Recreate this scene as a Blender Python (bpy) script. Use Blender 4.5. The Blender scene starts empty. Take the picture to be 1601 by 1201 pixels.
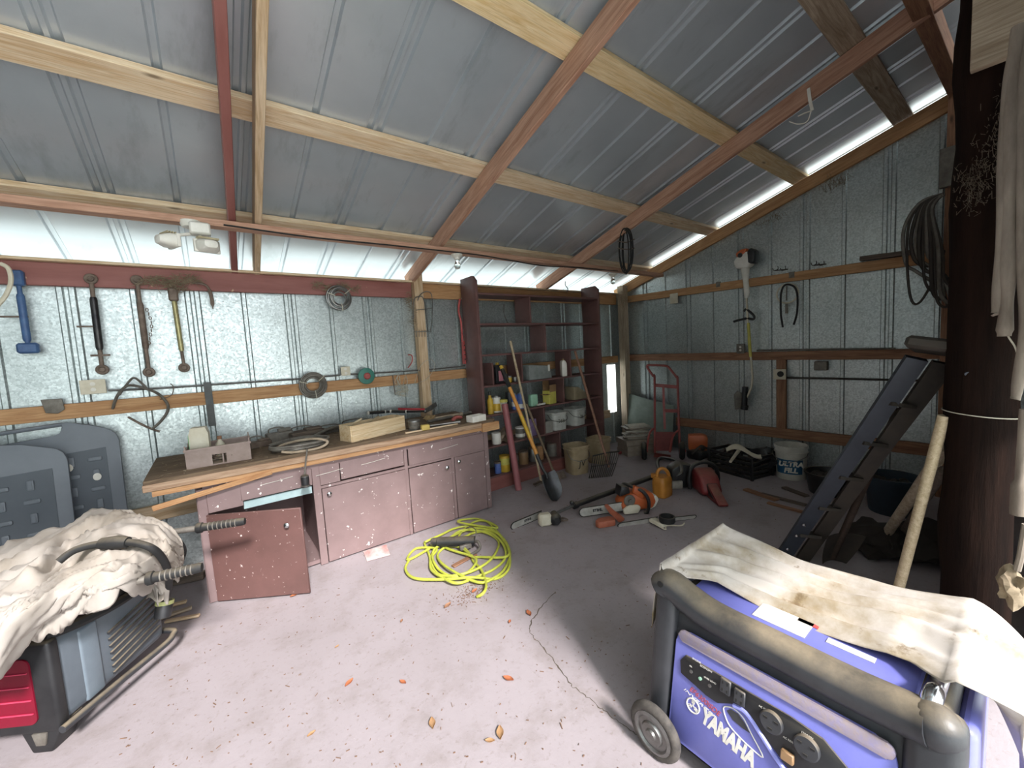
import bpy, bmesh, math, random
from mathutils import Vector as V, Matrix as MX, noise as NZ
SC = bpy.context.scene
COL = SC.collection
random.seed(7)
R = math.radians
# ---------------------------------------------------------------- camera
FPX = 625.22
CR = (V((0.79351081, -0.60580429, -0.057808)), V((-0.09750277, -0.03279639, -0.99469473)), V((0.60069444, 0.79493746, -0.08509188)))
EYE = V((0, 0, 1.6))
cd = bpy.data.cameras.new('camera'); cam = bpy.data.objects.new('camera', cd); COL.objects.link(cam)
cd.sensor_width = 36; cd.lens = FPX / 1601 * 36; cd.clip_start = 0.02
cam.matrix_world = MX(((CR[0].x, -CR[1].x, -CR[2].x, 0), (CR[0].y, -CR[1].y, -CR[2].y, 0), (CR[0].z, -CR[1].z, -CR[2].z, 1.6), (0, 0, 0, 1)))
SC.camera = cam
# survey helpers: where a sight line from the camera meets a plane of the place
def ray(x, y):
    return CR[0] * ((x - 800.5) / FPX) + CR[1] * ((y - 600.5) / FPX) + CR[2]
def gnd(x, y, z=0.0):
    d = ray(x, y); return EYE + d * ((z - 1.6) / d.z)
def bk(x, y, Y=4.1):
    d = ray(x, y); return EYE + d * (Y / d.y)
def sd(x, y, X=5.41):
    d = ray(x, y); return EYE + d * (X / d.x)
def hit(x, y, o, n):
    d = ray(x, y); return EYE + d * ((o - EYE).dot(n) / d.dot(n))
# ---------------------------------------------------------------- mesh builder
def frame(a, b, up=(0, 0, 1)):
    a, b = V(a), V(b); x = (b - a).normalized(); u = V(up)
    if abs(x.dot(u.normalized())) > .99: u = V((0, 1, 0)) if abs(x.y) < .9 else V((1, 0, 0))
    y = u.cross(x).normalized(); z = x.cross(y)
    return MX(((x.x, y.x, z.x, a.x), (x.y, y.y, z.y, a.y), (x.z, y.z, z.z, a.z), (0, 0, 0, 1)))
def axes(o, x, y):
    x = V(x).normalized(); z = x.cross(V(y)).normalized(); y = z.cross(x)
    return MX(((x.x, y.x, z.x, o[0]), (x.y, y.y, z.y, o[1]), (x.z, y.z, z.z, o[2]), (0, 0, 0, 1)))
def rotz(a, o=(0, 0, 0)): return MX.Translation(V(o)) @ MX.Rotation(a, 4, 'Z')
def cat(pts, n=6, closed=False):
    P = [V(p) for p in pts]; out = []; m = len(P)
    rng = range(m) if closed else range(m - 1)
    for i in rng:
        if closed: p0, p1, p2, p3 = P[i - 1], P[i], P[(i + 1) % m], P[(i + 2) % m]
        else: p0, p1, p2, p3 = P[max(i - 1, 0)], P[i], P[i + 1], P[min(i + 2, m - 1)]
        for k in range(n):
            t = k / n
            out.append(.5 * ((2 * p1) + (p2 - p0) * t + (2 * p0 - 5 * p1 + 4 * p2 - p3) * t * t + (3 * p1 - p0 - 3 * p2 + p3) * t ** 3))
    if not closed: out.append(P[-1])
    return out
class MB:
    def __init__(s): s.bm = bmesh.new()
    def box(s, c, sz, M=None, bev=0, seg=1):
        m = MX.Translation(V(c)) @ MX.Diagonal((sz[0], sz[1], sz[2], 1))
        if M: m = M @ m
        r = bmesh.ops.create_cube(s.bm, size=1, matrix=m)
        if bev:
            es = list({e for v in r['verts'] for e in v.link_edges})
            bmesh.ops.bevel(s.bm, geom=es, offset=bev, segments=seg, affect='EDGES', profile=.5)
        return s
    def bar(s, a, b, w, h, up=(0, 0, 1), bev=0):
        f = frame(a, b, up); L = (V(b) - V(a)).length
        return s.box((L / 2, 0, 0), (L, w, h), f, bev)
    def tube(s, pts, r, seg=8, closed=False, flat=1.0, up=None):
        P = [V(p) for p in pts]; n = len(P); rings = []
        last = None
        for i in range(n):
            if closed: t = P[(i + 1) % n] - P[i - 1]
            else: t = P[min(i + 1, n - 1)] - P[max(i - 1, 0)]
            if t.length < 1e-9: t = V((0, 0, 1))
            t.normalize()
            if up is not None: u = V(up)
            else: u = last if last is not None else (V((0, 0, 1)) if abs(t.z) < .9 else V((1, 0, 0)))
            a = u - t * u.dot(t)
            if a.length < 1e-6: a = V((1, 0, 0)) - t * t.x
            a.normalize(); b = t.cross(a); last = a
            rr = r[i] if isinstance(r, (list, tuple)) else r
            rings.append([s.bm.verts.new(P[i] + a * (math.cos(2 * math.pi * k / seg) * rr * flat) + b * (math.sin(2 * math.pi * k / seg) * rr)) for k in range(seg)])
        for i in range(n if closed else n - 1):
            A, B = rings[i], rings[(i + 1) % n]
            for k in range(seg):
                s.bm.faces.new((A[k], A[(k + 1) % seg], B[(k + 1) % seg], B[k]))
        if not closed:
            s.bm.faces.new(rings[0][::-1]); s.bm.faces.new(rings[-1])
        return s
    def cyl(s, a, b, r, r2=None, seg=16): return s.tube([a, b], [r, r if r2 is None else r2], seg)
    def lathe(s, prof, M=None, seg=24, cap=True, sx=1, sy=1, sq=0):
        M = M or MX(); rings = []
        for (r, z) in prof:
            ring = []
            for k in range(seg):
                a = 2 * math.pi * (k + .5) / seg; c, q = math.cos(a), math.sin(a)
                f = 1
                if sq: f = (abs(c) ** sq + abs(q) ** sq) ** (-1 / sq)
                ring.append(s.bm.verts.new(M @ V((c * r * f * sx, q * r * f * sy, z))))
            rings.append(ring)
        for A, B in zip(rings, rings[1:]):
            for k in range(seg): s.bm.faces.new((A[k], A[(k + 1) % seg], B[(k + 1) % seg], B[k]))
        if cap:
            if prof[0][0] > 1e-4: s.bm.faces.new(rings[0][::-1])
            if prof[-1][0] > 1e-4: s.bm.faces.new(rings[-1])
        return s
    def torus(s, M, R0, r, seg=24, rs=8, sx=1, sy=1):
        return s.tube([M @ V((math.cos(2 * math.pi * k / seg) * R0 * sx, math.sin(2 * math.pi * k / seg) * R0 * sy, 0)) for k in range(seg)], r, rs, True)
    def prism(s, poly, t, M=None, bev=0, seg=2):
        M = M or MX()
        A = [s.bm.verts.new(M @ V((x, y, -t / 2))) for x, y in poly]; B = [s.bm.verts.new(M @ V((x, y, t / 2))) for x, y in poly]
        n = len(poly); s.bm.faces.new(A[::-1]); s.bm.faces.new(B)
        for k in range(n): s.bm.faces.new((A[k], A[(k + 1) % n], B[(k + 1) % n], B[k]))
        if bev:
            es = list({e for v in A + B for e in v.link_edges})
            bmesh.ops.bevel(s.bm, geom=es, offset=bev, segments=seg, affect='EDGES', profile=.5)
        return s
    def grid(s, fn, nu, nv, th=0):
        def sheet(off):
            return [[s.bm.verts.new(fn(i / nu, j / nv) + off(i, j)) for j in range(nv + 1)] for i in range(nu + 1)]
        if not th:
            g = sheet(lambda i, j: V((0, 0, 0)))
            for i in range(nu):
                for j in range(nv): s.bm.faces.new((g[i][j], g[i + 1][j], g[i + 1][j + 1], g[i][j + 1]))
            return s
        P = [[fn(i / nu, j / nv) for j in range(nv + 1)] for i in range(nu + 1)]
        def nrm(i, j):
            a = P[min(i + 1, nu)][j] - P[max(i - 1, 0)][j]; b = P[i][min(j + 1, nv)] - P[i][max(j - 1, 0)]
            n = a.cross(b); return n.normalized() if n.length > 1e-9 else V((0, 0, 1))
        g = [[s.bm.verts.new(P[i][j]) for j in range(nv + 1)] for i in range(nu + 1)]
        h = [[s.bm.verts.new(P[i][j] - nrm(i, j) * th) for j in range(nv + 1)] for i in range(nu + 1)]
        for i in range(nu):
            for j in range(nv):
                s.bm.faces.new((g[i][j], g[i + 1][j], g[i + 1][j + 1], g[i][j + 1])); s.bm.faces.new((h[i][j + 1], h[i + 1][j + 1], h[i + 1][j], h[i][j]))
        for i in range(nu):
            s.bm.faces.new((g[i + 1][0], g[i][0], h[i][0], h[i + 1][0])); s.bm.faces.new((g[i][nv], g[i + 1][nv], h[i + 1][nv], h[i][nv]))
        for j in range(nv):
            s.bm.faces.new((g[0][j], g[0][j + 1], h[0][j + 1], h[0][j])); s.bm.faces.new((g[nu][j + 1], g[nu][j], h[nu][j], h[nu][j + 1]))
        return s
    def ball(s, c, r, sc=(1, 1, 1), M=None, sub=2, rough=0, seed=0):
        m = MX.Translation(V(c)) @ MX.Diagonal((sc[0], sc[1], sc[2], 1))
        if M: m = M @ m
        rr = bmesh.ops.create_icosphere(s.bm, subdivisions=sub, radius=r)
        for v in rr['verts']:
            p = v.co.copy()
            if rough: p *= 1 + rough * NZ.noise(p / r * 1.6 + V((seed, seed * 2.1, 0)))
            v.co = m @ p
        return s
    def quad(s, pts):
        s.bm.faces.new([s.bm.verts.new(V(p)) for p in pts]); return s
    def build(s, name, mat, parent=None, loc=None, ang=38, label=None):
        bm = s.bm
        me = bpy.data.meshes.new(name)
        inv = None
        if parent is not None: inv = WM[parent.name].inverted()
        elif loc is not None: inv = (loc if isinstance(loc, MX) else MX.Translation(V(loc))).inverted()
        if inv is not None: bm.transform(inv)
        bmesh.ops.recalc_face_normals(bm, faces=bm.faces)
        bm.normal_update()
        ca = R(ang)
        for f in bm.faces: f.smooth = True
        for e in bm.edges:
            if len(e.link_faces) == 2 and e.calc_face_angle(0) > ca: e.smooth = False
        bm.to_mesh(me); bm.free()
        me.materials.append(mat)
        o = bpy.data.objects.new(name, me); COL.objects.link(o)
        if parent is not None:
            o.parent = parent; WM[o.name] = WM[parent.name]
        elif loc is not None:
            m = loc if isinstance(loc, MX) else MX.Translation(V(loc))
            o.matrix_world = m; WM[o.name] = m
        else: WM[o.name] = MX()
        if label: o['label'] = label
        return o
WM = {}
def tag(o, label, cat, group=None):
    o['label'] = label; o['category'] = cat
    if group: o['group'] = group
    return o
def root(name, label, cat, loc=(0, 0, 0), group=None, rz=0, M=None):
    o = bpy.data.objects.new(name, None); COL.objects.link(o); o.empty_display_size = .05
    m = M if M is not None else rotz(rz, loc)
    o.matrix_world = m; WM[o.name] = m
    return tag(o, label, cat, group)
def beam(name, label, cat, a, b, w, h, mat, group=None, up=(0, 0, 1), bev=.003):
    f = frame(a, b, up); L = (V(b) - V(a)).length
    m = MB(); m.box((L / 2, 0, 0), (L, w, h), f, bev)
    return tag(m.build(name, mat, loc=f), label, cat, group)
def struct(o): o['kind'] = 'structure'; return o
def dup(r, M=None, loc=None, label=None, group=None):
    c = r.copy(); COL.objects.link(c)
    if M is not None: c.matrix_world = M
    elif loc is not None: c.location = loc
    if label: c['label'] = label
    if group: c['group'] = group
    for ch in [x for x in bpy.data.objects if x.parent == r]:
        d = ch.copy(); COL.objects.link(d); d.parent = c
        for g in [x for x in bpy.data.objects if x.parent == ch]:
            e = g.copy(); COL.objects.link(e); e.parent = d
    return c
def text(name, s, size, M, mat, parent, ext=.0008, bold=False, sx=1, shear=0):
    cu = bpy.data.curves.new(name, 'FONT'); cu.body = s; cu.size = size; cu.extrude = ext
    cu.align_x = 'CENTER'; cu.align_y = 'CENTER'; cu.shear = shear
    if bold: cu.offset = size * .052
    cu.materials.append(mat)
    tmp = bpy.data.objects.new(name + '_tmp', cu); COL.objects.link(tmp)
    me = bpy.data.meshes.new_from_object(tmp); me.name = name; bpy.data.objects.remove(tmp)
    if not me.materials: me.materials.append(mat)
    o = bpy.data.objects.new(name, me); COL.objects.link(o); o.parent = parent; WM[o.name] = WM[parent.name]
    o.matrix_local = WM[parent.name].inverted() @ M @ MX.Diagonal((sx, 1, 1, 1))
    return o
# ---------------------------------------------------------------- materials
def lin(h):
    h = h.lstrip('#'); return tuple(((c / 12.92) if c <= .04045 else ((c + .055) / 1.055) ** 2.4) for c in (int(h[i:i + 2], 16) / 255 for i in (0, 2, 4))) + (1,)
class NT:
    def __init__(s, name):
        s.m = bpy.data.materials.new(name); s.m.use_nodes = True; s.t = s.m.node_tree; s.n = s.t.nodes; s.l = s.t.links
        s.b = s.n['Principled BSDF']
        s.tc = s.n.new('ShaderNodeTexCoord').outputs['Object']
    def map(s, sc):
        n = s.n.new('ShaderNodeMapping'); n.inputs['Scale'].default_value = sc; s.l.new(s.tc, n.inputs[0]); return n.outputs[0]
    def noise(s, scale, detail=5, rough=.6, vec=None, dist=0):
        n = s.n.new('ShaderNodeTexNoise'); n.inputs['Scale'].default_value = scale; n.inputs['Detail'].default_value = detail
        n.inputs['Roughness'].default_value = rough; n.inputs['Distortion'].default_value = dist
        s.l.new(vec or s.tc, n.inputs['Vector']); return n.outputs['Fac']
    def vor(s, scale, vec=None, out='Color', rnd=1):
        n = s.n.new('ShaderNodeTexVoronoi'); n.inputs['Scale'].default_value = scale; n.inputs['Randomness'].default_value = rnd; s.l.new(vec or s.tc, n.inputs['Vector']); return n.outputs[out]
    def ramp(s, fac, stops):
        n = s.n.new('ShaderNodeValToRGB'); e = n.color_ramp.elements
        while len(e) < len(stops): e.new(.5)
        for k, (p, c) in enumerate(stops): e[k].position = p; e[k].color = c if len(c) == 4 else tuple(c) + (1,)
        s.l.new(fac, n.inputs[0]); return n.outputs[0]
    def thr(s, fac, lo, hi): return s.ramp(fac, [(lo, (0, 0, 0, 1)), (hi, (1, 1, 1, 1))])
    def mix(s, fac, a, b, mode='MIX'):
        n = s.n.new('ShaderNodeMix'); n.data_type = 'RGBA'; n.blend_type = mode
        for k, v in ((0, fac), (6, a), (7, b)):
            if isinstance(v, (int, float)): n.inputs[k].default_value = v
            elif isinstance(v, tuple): n.inputs[k].default_value = v
            else: s.l.new(v, n.inputs[k])
        return n.outputs[2]
    def math(s, op, a, b=0.0):
        n = s.n.new('ShaderNodeMath'); n.operation = op
        for k, v in ((0, a), (1, b)):
            if isinstance(v, (int, float)): n.inputs[k].default_value = v
            else: s.l.new(v, n.inputs[k])
        return n.outputs[0]
    def bump(s, h, st=.3, d=.01):
        n = s.n.new('ShaderNodeBump'); n.inputs['Strength'].default_value = st; n.inputs['Distance'].default_value = d
        s.l.new(h, n.inputs['Height']); s.l.new(n.outputs[0], s.b.inputs['Normal'])
    def set(s, col=None, rough=None, metal=None):
        for nm, v in (('Base Color', col), ('Roughness', rough), ('Metallic', metal)):
            if v is None: continue
            if isinstance(v, (int, float, tuple)): s.b.inputs[nm].default_value = v
            else: s.l.new(v, s.b.inputs[nm])
        return s.m
def paint(name, c, c2=None, rough=.6, metal=0, sc=9, bump=.15, bsc=60, chips=None, chsc=22, cht=.66, dust=0, dustc='b8a88c', streak=None):
    t = NT(name); c = lin(c); c2 = lin(c2) if c2 else tuple(x * .72 for x in c[:3]) + (1,)
    vec = t.map(streak) if streak else None
    k = t.mix(t.thr(t.noise(sc, 6, .65, vec), .32, .7), c, c2)
    if chips: k = t.mix(t.thr(t.noise(chsc, 4, .62), cht, cht + .03), k, lin(chips))
    if dust:
        g = t.n.new('ShaderNodeNewGeometry'); sx = t.n.new('ShaderNodeSeparateXYZ'); t.l.new(g.outputs['Normal'], sx.inputs[0])
        f = t.math('MULTIPLY', t.thr(sx.outputs[2], .35, .95), t.math('MULTIPLY', t.thr(t.noise(7, 6, .7), .2, .75), dust))
        k = t.mix(f, k, lin(dustc))
    if bump: t.bump(t.noise(bsc, 4), bump, .004)
    return t.set(k, rough, metal)
def wood(name, c, c2, rough=.75, sc=1.0, knots=True, paintc=None, pt=.5):
    t = NT(name)
    v = t.map((1.2 * sc, 14 * sc, 14 * sc))
    g = t.noise(2.2, 7, .62, v, 1.2)
    w = t.noise(9, 3, .5, t.map((.7 * sc, 30 * sc, 30 * sc)))
    k = t.mix(t.thr(g, .36, .68), lin(c), lin(c2))
    k = t.mix(t.math('MULTIPLY', t.thr(w, .52, .62), .35), k, tuple(x * .6 for x in lin(c2)[:3]) + (1,))
    if knots:
        kn = t.vor(2.1, t.map((1, 3.2, 3.2)), 'Distance')
        k = t.mix(t.ramp(kn, [(.03, (.85, .85, .85, 1)), (.10, (0, 0, 0, 1))]), k, tuple(x * .3 for x in lin(c2)[:3]) + (1,))
    if paintc: k = t.mix(t.thr(t.noise(3, 5, .6, t.map((.6, 4, 4))), pt, pt + .06), k, lin(paintc))
    t.bump(w, .25, .003)
    return t.set(k, rough)
def glow(name, c, e):
    t = NT(name); t.b.inputs['Emission Color'].default_value = lin(c); t.b.inputs['Emission Strength'].default_value = e
    return t.set(lin(c), .4)
def glass(name, c='dfe8e4', rough=.08, alpha=None):
    t = NT(name); t.b.inputs['Transmission Weight'].default_value = .9; t.b.inputs['IOR'].default_value = 1.4
    return t.set(lin(c), rough)
m_yel = wood('wood_new_pine', 'e8d2aa', 'd4b27c')
m_pine = wood('wood_pine', 'e2cfb2', 'c8a67e')
m_tan = wood('wood_tan', 'd4bc9e', 'b2936e')
m_red = wood('wood_red_stain', 'c09880', '9d715a')
m_org = wood('wood_orange', 'c2986c', 'a2744c')
m_brn = wood('wood_dark_brown', 'a07659', '76513c')
m_gray = wood('wood_grey', 'b8a892', '8d7a64')
m_redpaint = paint('paint_barn_red', '96615a', '824d46', .6, sc=5, chips='c9a98a', chsc=14, cht=.70, streak=(.4, 3, 3))
m_maroon = paint('paint_maroon', '8c7674', '7d6866', .5, sc=4, chips='ece4de', chsc=24, cht=.665, bump=.1)
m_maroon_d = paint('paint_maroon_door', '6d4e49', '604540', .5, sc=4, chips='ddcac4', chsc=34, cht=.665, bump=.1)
m_shelf = paint('paint_shelf_maroon', '73524e', '5f4340', .5, sc=5, chips='b9aaa2', chsc=18, cht=.74, bump=.1)
m_worn = wood('wood_worktop', '7d6a55', '5b4a39', .9)
m_dk = wood('wood_old_dark', '6f6256', '4a4038', .85, knots=False)
m_stick = wood('wood_handle_pale', 'cdbb9c', 'ab9674', .6, 1.5, knots=False)
m_stick2 = wood('wood_handle_grey', '8f7c66', '6f5d4a', .7, 1.5, knots=False)
m_ora = wood('wood_handle_orange', 'e0a04e', 'c07e34', .45, 1.5, knots=False)
m_blk = paint('plastic_black', '1b1b1d', '2a2a2b', .45, dust=.35)
m_dgray = paint('plastic_dark_grey', '3a3b3e', '2e2f32', .45, dust=.85, dustc='a3937a')
m_rub = paint('rubber_black', '161616', '222222', .75, dust=.3)
m_steel = paint('steel_worn', '8d8d8b', '6c6964', .4, .8, sc=14)
m_rust = paint('steel_rusty', '85766a', '5f5045', .7, .25, sc=18, bump=.4)
m_iron = paint('iron_grey', '858077', '625c54', .6, .35, sc=16, bump=.3)
m_wht = paint('plastic_white', 'e6e3da', 'cfcabd', .45)
m_cream = paint('plastic_cream', 'd9d2bf', 'c2b89f', .5)
m_chrome = paint('chrome', 'd0d2d4', 'b9bbbd', .18, 1, bump=0)
m_straw = paint('straw_debris', '9a8a72', '6e604c', .9, sc=30)
m_brownleaf = paint('dry_leaf', 'b06a45', '8a4c30', .8, sc=20)
m_string = paint('string', 'c9c4b4', 'a8a08c', .9)
# ---------------------------------------------------------------- setting
S0, YW, XW, XL = .31, 4.15, 5.45, -2.6
def roofz(y, z0): return z0 + S0 * (YW - y)
t = NT('concrete_floor')
k = t.mix(t.thr(t.noise(1.1, 7, .6), .35, .68), lin('a59b9d'), lin('9a9091'))
k = t.mix(t.math('MULTIPLY', t.thr(t.noise(4.5, 8, .7), .5, .72), .45), k, lin('7d7167'))
k = t.mix(t.math('MULTIPLY', t.thr(t.noise(38, 4, .6), .58, .7), .35), k, lin('75685c'))
k = t.mix(t.thr(t.vor(16, None, 'Distance'), .0, .03), lin('c9c2ba'), k)
t.bump(t.noise(26, 6, .65), .35, .006)
m_floor = t.set(k, .82)
def galv(name, a, b, metal, rough):
    t = NT(name)
    sp = t.vor(75, None, 'Color'); sep = t.n.new('ShaderNodeSeparateColor'); t.l.new(sp, sep.inputs[0])
    n = t.noise(85, 3, .7)
    f = t.math('ADD', t.math('MULTIPLY', sep.outputs[0], .45), t.math('MULTIPLY', n, .75))
    k = t.mix(t.thr(f, .32, .85), lin(a), lin(b))
    k = t.mix(t.math('MULTIPLY', t.thr(t.noise(1.7, 6, .6), .42, .75), .35), k, lin('7d8380'))
    t.bump(f, .18, .004)
    return t.set(k, t.math('ADD', t.math('MULTIPLY', sep.outputs[1], .16), rough), metal)
m_galv = galv('galvanised_sheet', 'a6aeae', 'ced6d5', .72, .30)
t = NT('roof_sheet')
k = t.mix(t.thr(t.noise(1.3, 6, .6), .3, .7), lin('bfc5ca'), lin('adb4ba'))
k = t.mix(t.math('MULTIPLY', t.thr(t.noise(3, 6, .7, t.map((1.5, .35, 1))), .55, .7), .35), k, lin('75797a'))
k = t.mix(t.math('MULTIPLY', t.thr(t.noise(160, 2), .45, .7), .15), k, lin('aeb6b8'))
m_roof = t.set(k, .32, .38)

mb = MB(); mb.box(((XL + XW) / 2, 1.75, -.05), (XW - XL + .3, 5.2, .1))
flo = struct(mb.build('floor', m_floor))
m_crack = paint('crack_dirt', '4d443b', '6a5e52', .95)
def crackline(pts, w):
    m = MB(); P = cat([gnd(*p) for p in pts], 10); out = []
    for i, p in enumerate(P):
        q = p + V((random.uniform(-1, 1), random.uniform(-1, 1), 0)) * .006; q.z = .0006; out.append(q)
    m.tube(out, [w * random.uniform(.4, 1.3) for _ in out], 5, flat=.12, up=(0, 0, 1)); return m
for nm, pts, w in (('crack', [(868, 925), (838, 960), (828, 985), (842, 1005), (872, 1040), (893, 1072)], .0035), ('crack', [(893, 1072), (925, 1096), (960, 1124), (996, 1150)], .0022)):
    c_ = crackline(pts, w).build(nm, m_crack, flo); c_['kind'] = 'structure'

def ribprof(a0, a1, ribs):
    """(position, height) samples along a wall; ribs = [(pos, double)]"""
    out = [(a0, 0)]
    for p, d in sorted(ribs):
        if p < a0 + .06 or p > a1 - .06: continue
        for q in ((p - .030, p + .030) if d else (p,)):
            w = .013
            out += [(q - w - .008, 0), (q - w + .001, .015), (q + w - .001, .015), (q + w + .008, 0)]
        
    out.append((a1, 0)); return out
backribs = [(-.04 + .695 * j, True) for j in range(-4, 9)] + [(.305 + .695 * j, False) for j in range(-5, 9)]
mb = MB()
def backsheet(x0, x1, z0, z1):
    pr_ = ribprof(x0, x1, backribs); v = [(mb.bm.verts.new((x, YW - h, z0)), mb.bm.verts.new((x, YW - h, z1))) for x, h in pr_]
    for (a, b), (c, d) in zip(v, v[1:]): mb.bm.faces.new((a, c, d, b))
backsheet(XL, 5.04, 0, 2.40); backsheet(5.04, 5.25, 0, .50); backsheet(5.04, 5.25, 1.27, 2.40); backsheet(5.25, XW, 0, 2.40)
struct(mb.build('wall_back', m_galv))
sideribs = [(3.705 - .694 * j, True) for j in range(7)] + [(3.36 - .694 * j, False) for j in range(7)]
def sidesheet(X, sgn, y0, y1, topz, ribs):
    m = MB(); pr_ = ribprof(y0, y1, ribs)
    v = [(m.bm.verts.new((X - sgn * h, y, 0)), m.bm.verts.new((X - sgn * h, y, roofz(y, topz)))) for y, h in pr_]
    for (a, b), (c, d) in zip(v, v[1:]): m.bm.faces.new((a, c, d, b))
    return m
struct(sidesheet(XW, 1, -.06, YW, 2.43, sideribs).build('wall_right', m_galv))
struct(sidesheet(XL + .7, -1, -4.5, YW, 2.43, sideribs + [(-.3 - .347 * j, j % 2 == 0) for j in range(11)]).build('wall_left_with_sky_block', m_galv))  # unseen wall, moved in and extended past the front to block sky light
mb = MB(); mb.box((4.10, -.08, 1.8), (2.74, .05, 3.6)); mb.box((1.95, -.30, 2.55), (1.58, .04, 2.28)); struct(mb.build('wall_front_with_shade_panel', m_dk))  # closed right bay, plus an unseen panel added to shade the right floor
# roof sheet, ribs pressed upward
roofribs = [(-.40 + .692 * j, True) for j in range(-3, 10)] + [(-.05 + .692 * j, False) for j in range(-3, 10)]
mb = MB(); pr_ = ribprof(XL - .25, XW + .30, roofribs); ys = (4.52, 3.2, 1.8, .4, -.75)
g = [[mb.bm.verts.new((x, y, roofz(y, 2.548) + h * 1.2)) for y in ys] for x, h in pr_]
for A, B in zip(g, g[1:]):
    for q in range(len(ys) - 1): mb.bm.faces.new((A[q], B[q], B[q + 1], A[q + 1]))
struct(mb.build('ceiling', m_roof))
# ground outdoors
t = NT('grass_ground')
m_out = t.set(t.mix(t.thr(t.noise(3, 6), .3, .7), lin('ebeee8'), lin('e2e8de')), .95)
mb = MB()
for (x0, x1, y0, y1) in ((-30, 30, 4.36, 40), (-30, 30, -40, -.86), (5.62, 30, -.86, 4.36), (-30, -2.76, -.86, 4.36)):
    mb.box(((x0 + x1) / 2, (y0 + y1) / 2, -.06), (x1 - x0, y1 - y0, .08))
struct(mb.build('ground', m_out))
# ---------------------------------------------------------------- timber frame
GR = 'long rafters under the metal roof'
def rafter(x0, x1, mat, label, w=.04, h=.139, z0=2.35, y0=4.22, y1=-.62):
    zc = z0 + .0725
    # x0 at the back wall, x1 at the front end
    return beam('rafter', label, 'rafter', (x0, y0, roofz(y0, zc)), (x1, y1, roofz(y1, zc)), w, h, mat, GR)
rafter(1.83, 1.83, m_red, 'reddish weathered rafter running down to the wall post behind the workbench')
rafter(3.73, 3.73, m_red, 'reddish rafter with a wire coil and a white plastic strip hanging under it')
rafter(5.405, 5.405, m_org, 'orange-brown rafter along the sloping top of the right wall')
rafter(.265, .08, m_redpaint, 'narrow barn-red painted rafter beside the pale one, over the floodlight', w=.045)
rafter(.425, .20, m_tan, 'pale tan unpainted rafter standing right beside the barn-red painted one', w=.045)
GP = 'roof purlins'
def purlin(yf, label, mat, x0=XL - .2, x1=XW + .05, w=.145, t_=.040):
    yc = yf - w / 2 * .955; 
    return beam('roof_purlin', label, 'purlin', (x0, yc, roofz(yc, 2.5235)), (x1, yc, roofz(yc, 2.5235)), w, t_, mat, GP, up=(0, .296, .955))
purlin(3.70, 'lowest roof purlin, just above the ledger board and the bright eave strip', m_pine)
purlin(2.715, 'knotty pale purlin, second one up from the bright eave strip', m_pine)
purlin(1.735, 'bright yellow new-pine purlin, third one up from the eave', m_yel)
purlin(.915, 'wide greyish purlin crossing at the top right, highest one in view', m_gray)
beam('ledger_board', 'reddish brown ledger board under the rafters that carries the floodlight and bulbs', 'board', (XL, 3.385, 2.556), (5.40, 3.385, 2.556), .09, .045, m_red)
beam('header_beam', 'brown header beam sloping into view at the top right corner post', 'beam', (1.0, .50, 3.46), (5.38, .50, 3.63), .09, .15, m_brn)
beam('corner_post', 'brown square timber post at the front end of the right wall', 'post', (5.36, .50, 0), (5.36, .50, 3.62), .12, .09, m_brn)
# wall plates and girts
beam('wall_plate', 'barn-red painted top plate above the galvanised wall, left of the wall post', 'beam', (XL, 4.113, 2.295), (1.815, 4.113, 2.295), .045, .155, m_redpaint, 'wall plates')
beam('wall_plate', 'unpainted orange top plate behind the bookcase top, right of the wall post', 'beam', (1.95, 4.113, 2.295), (5.26, 4.113, 2.295), .045, .155, m_org, 'wall plates')
beam('plate_cap', 'thin pale pine strip lying along the top of the wall plates', 'board', (XL, 4.10, 2.384), (5.26, 4.10, 2.384), .11, .02, m_pine)
beam('wall_girt', 'long orange girt on the back wall behind the ice tongs and hose coil', 'girt', (XL, 4.113, 1.35), (1.815, 4.113, 1.35), .04, .105, m_org, 'back wall girts')
beam('wall_girt', 'short orange girt between the wall post and the tall bookcase, running on behind it', 'girt', (1.95, 4.113, 1.355), (5.26, 4.113, 1.355), .04, .105, m_org, 'back wall girts')
beam('wall_girt', 'low girt on the back wall showing left of the workbench cabinet', 'girt', (XL, 4.113, .50), (5.02, 4.113, .50), .04, .12, m_tan, 'back wall girts')
beam('wall_post', 'pale orange post on the back wall behind the right end of the workbench', 'post', (1.88, 4.085, 0), (1.88, 4.085, 2.52), .10, .09, m_tan)
beam('room_corner_post', 'weathered grey post in the far corner beside the bright wall gap', 'post', (5.33, 4.02, 0), (5.33, 4.02, 2.50), .12, .11, m_gray)
beam('side_girt', 'top girt on the right wall with wire hooks over it', 'girt', (5.412, 4.0, 2.29), (5.412, .55, 2.22), .035, .10, m_org, 'right wall girts')
beam('side_girt', 'middle girt on the right wall behind the string trimmer shaft', 'girt', (5.412, 4.0, 1.365), (5.412, .55, 1.335), .035, .10, m_brn, 'right wall girts')
beam('side_girt', 'low girt on the right wall above the crate and buckets', 'girt', (5.412, 3.2, .41), (5.412, .55, .415), .035, .12, m_brn, 'right wall girts')
beam('wall_stud', 'short upright stud between the middle and low girts of the right wall', 'stud', (5.42, 1.845, .47), (5.42, 1.845, 1.30), .10, .04, m_brn, up=(1, 0, 0))
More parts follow.
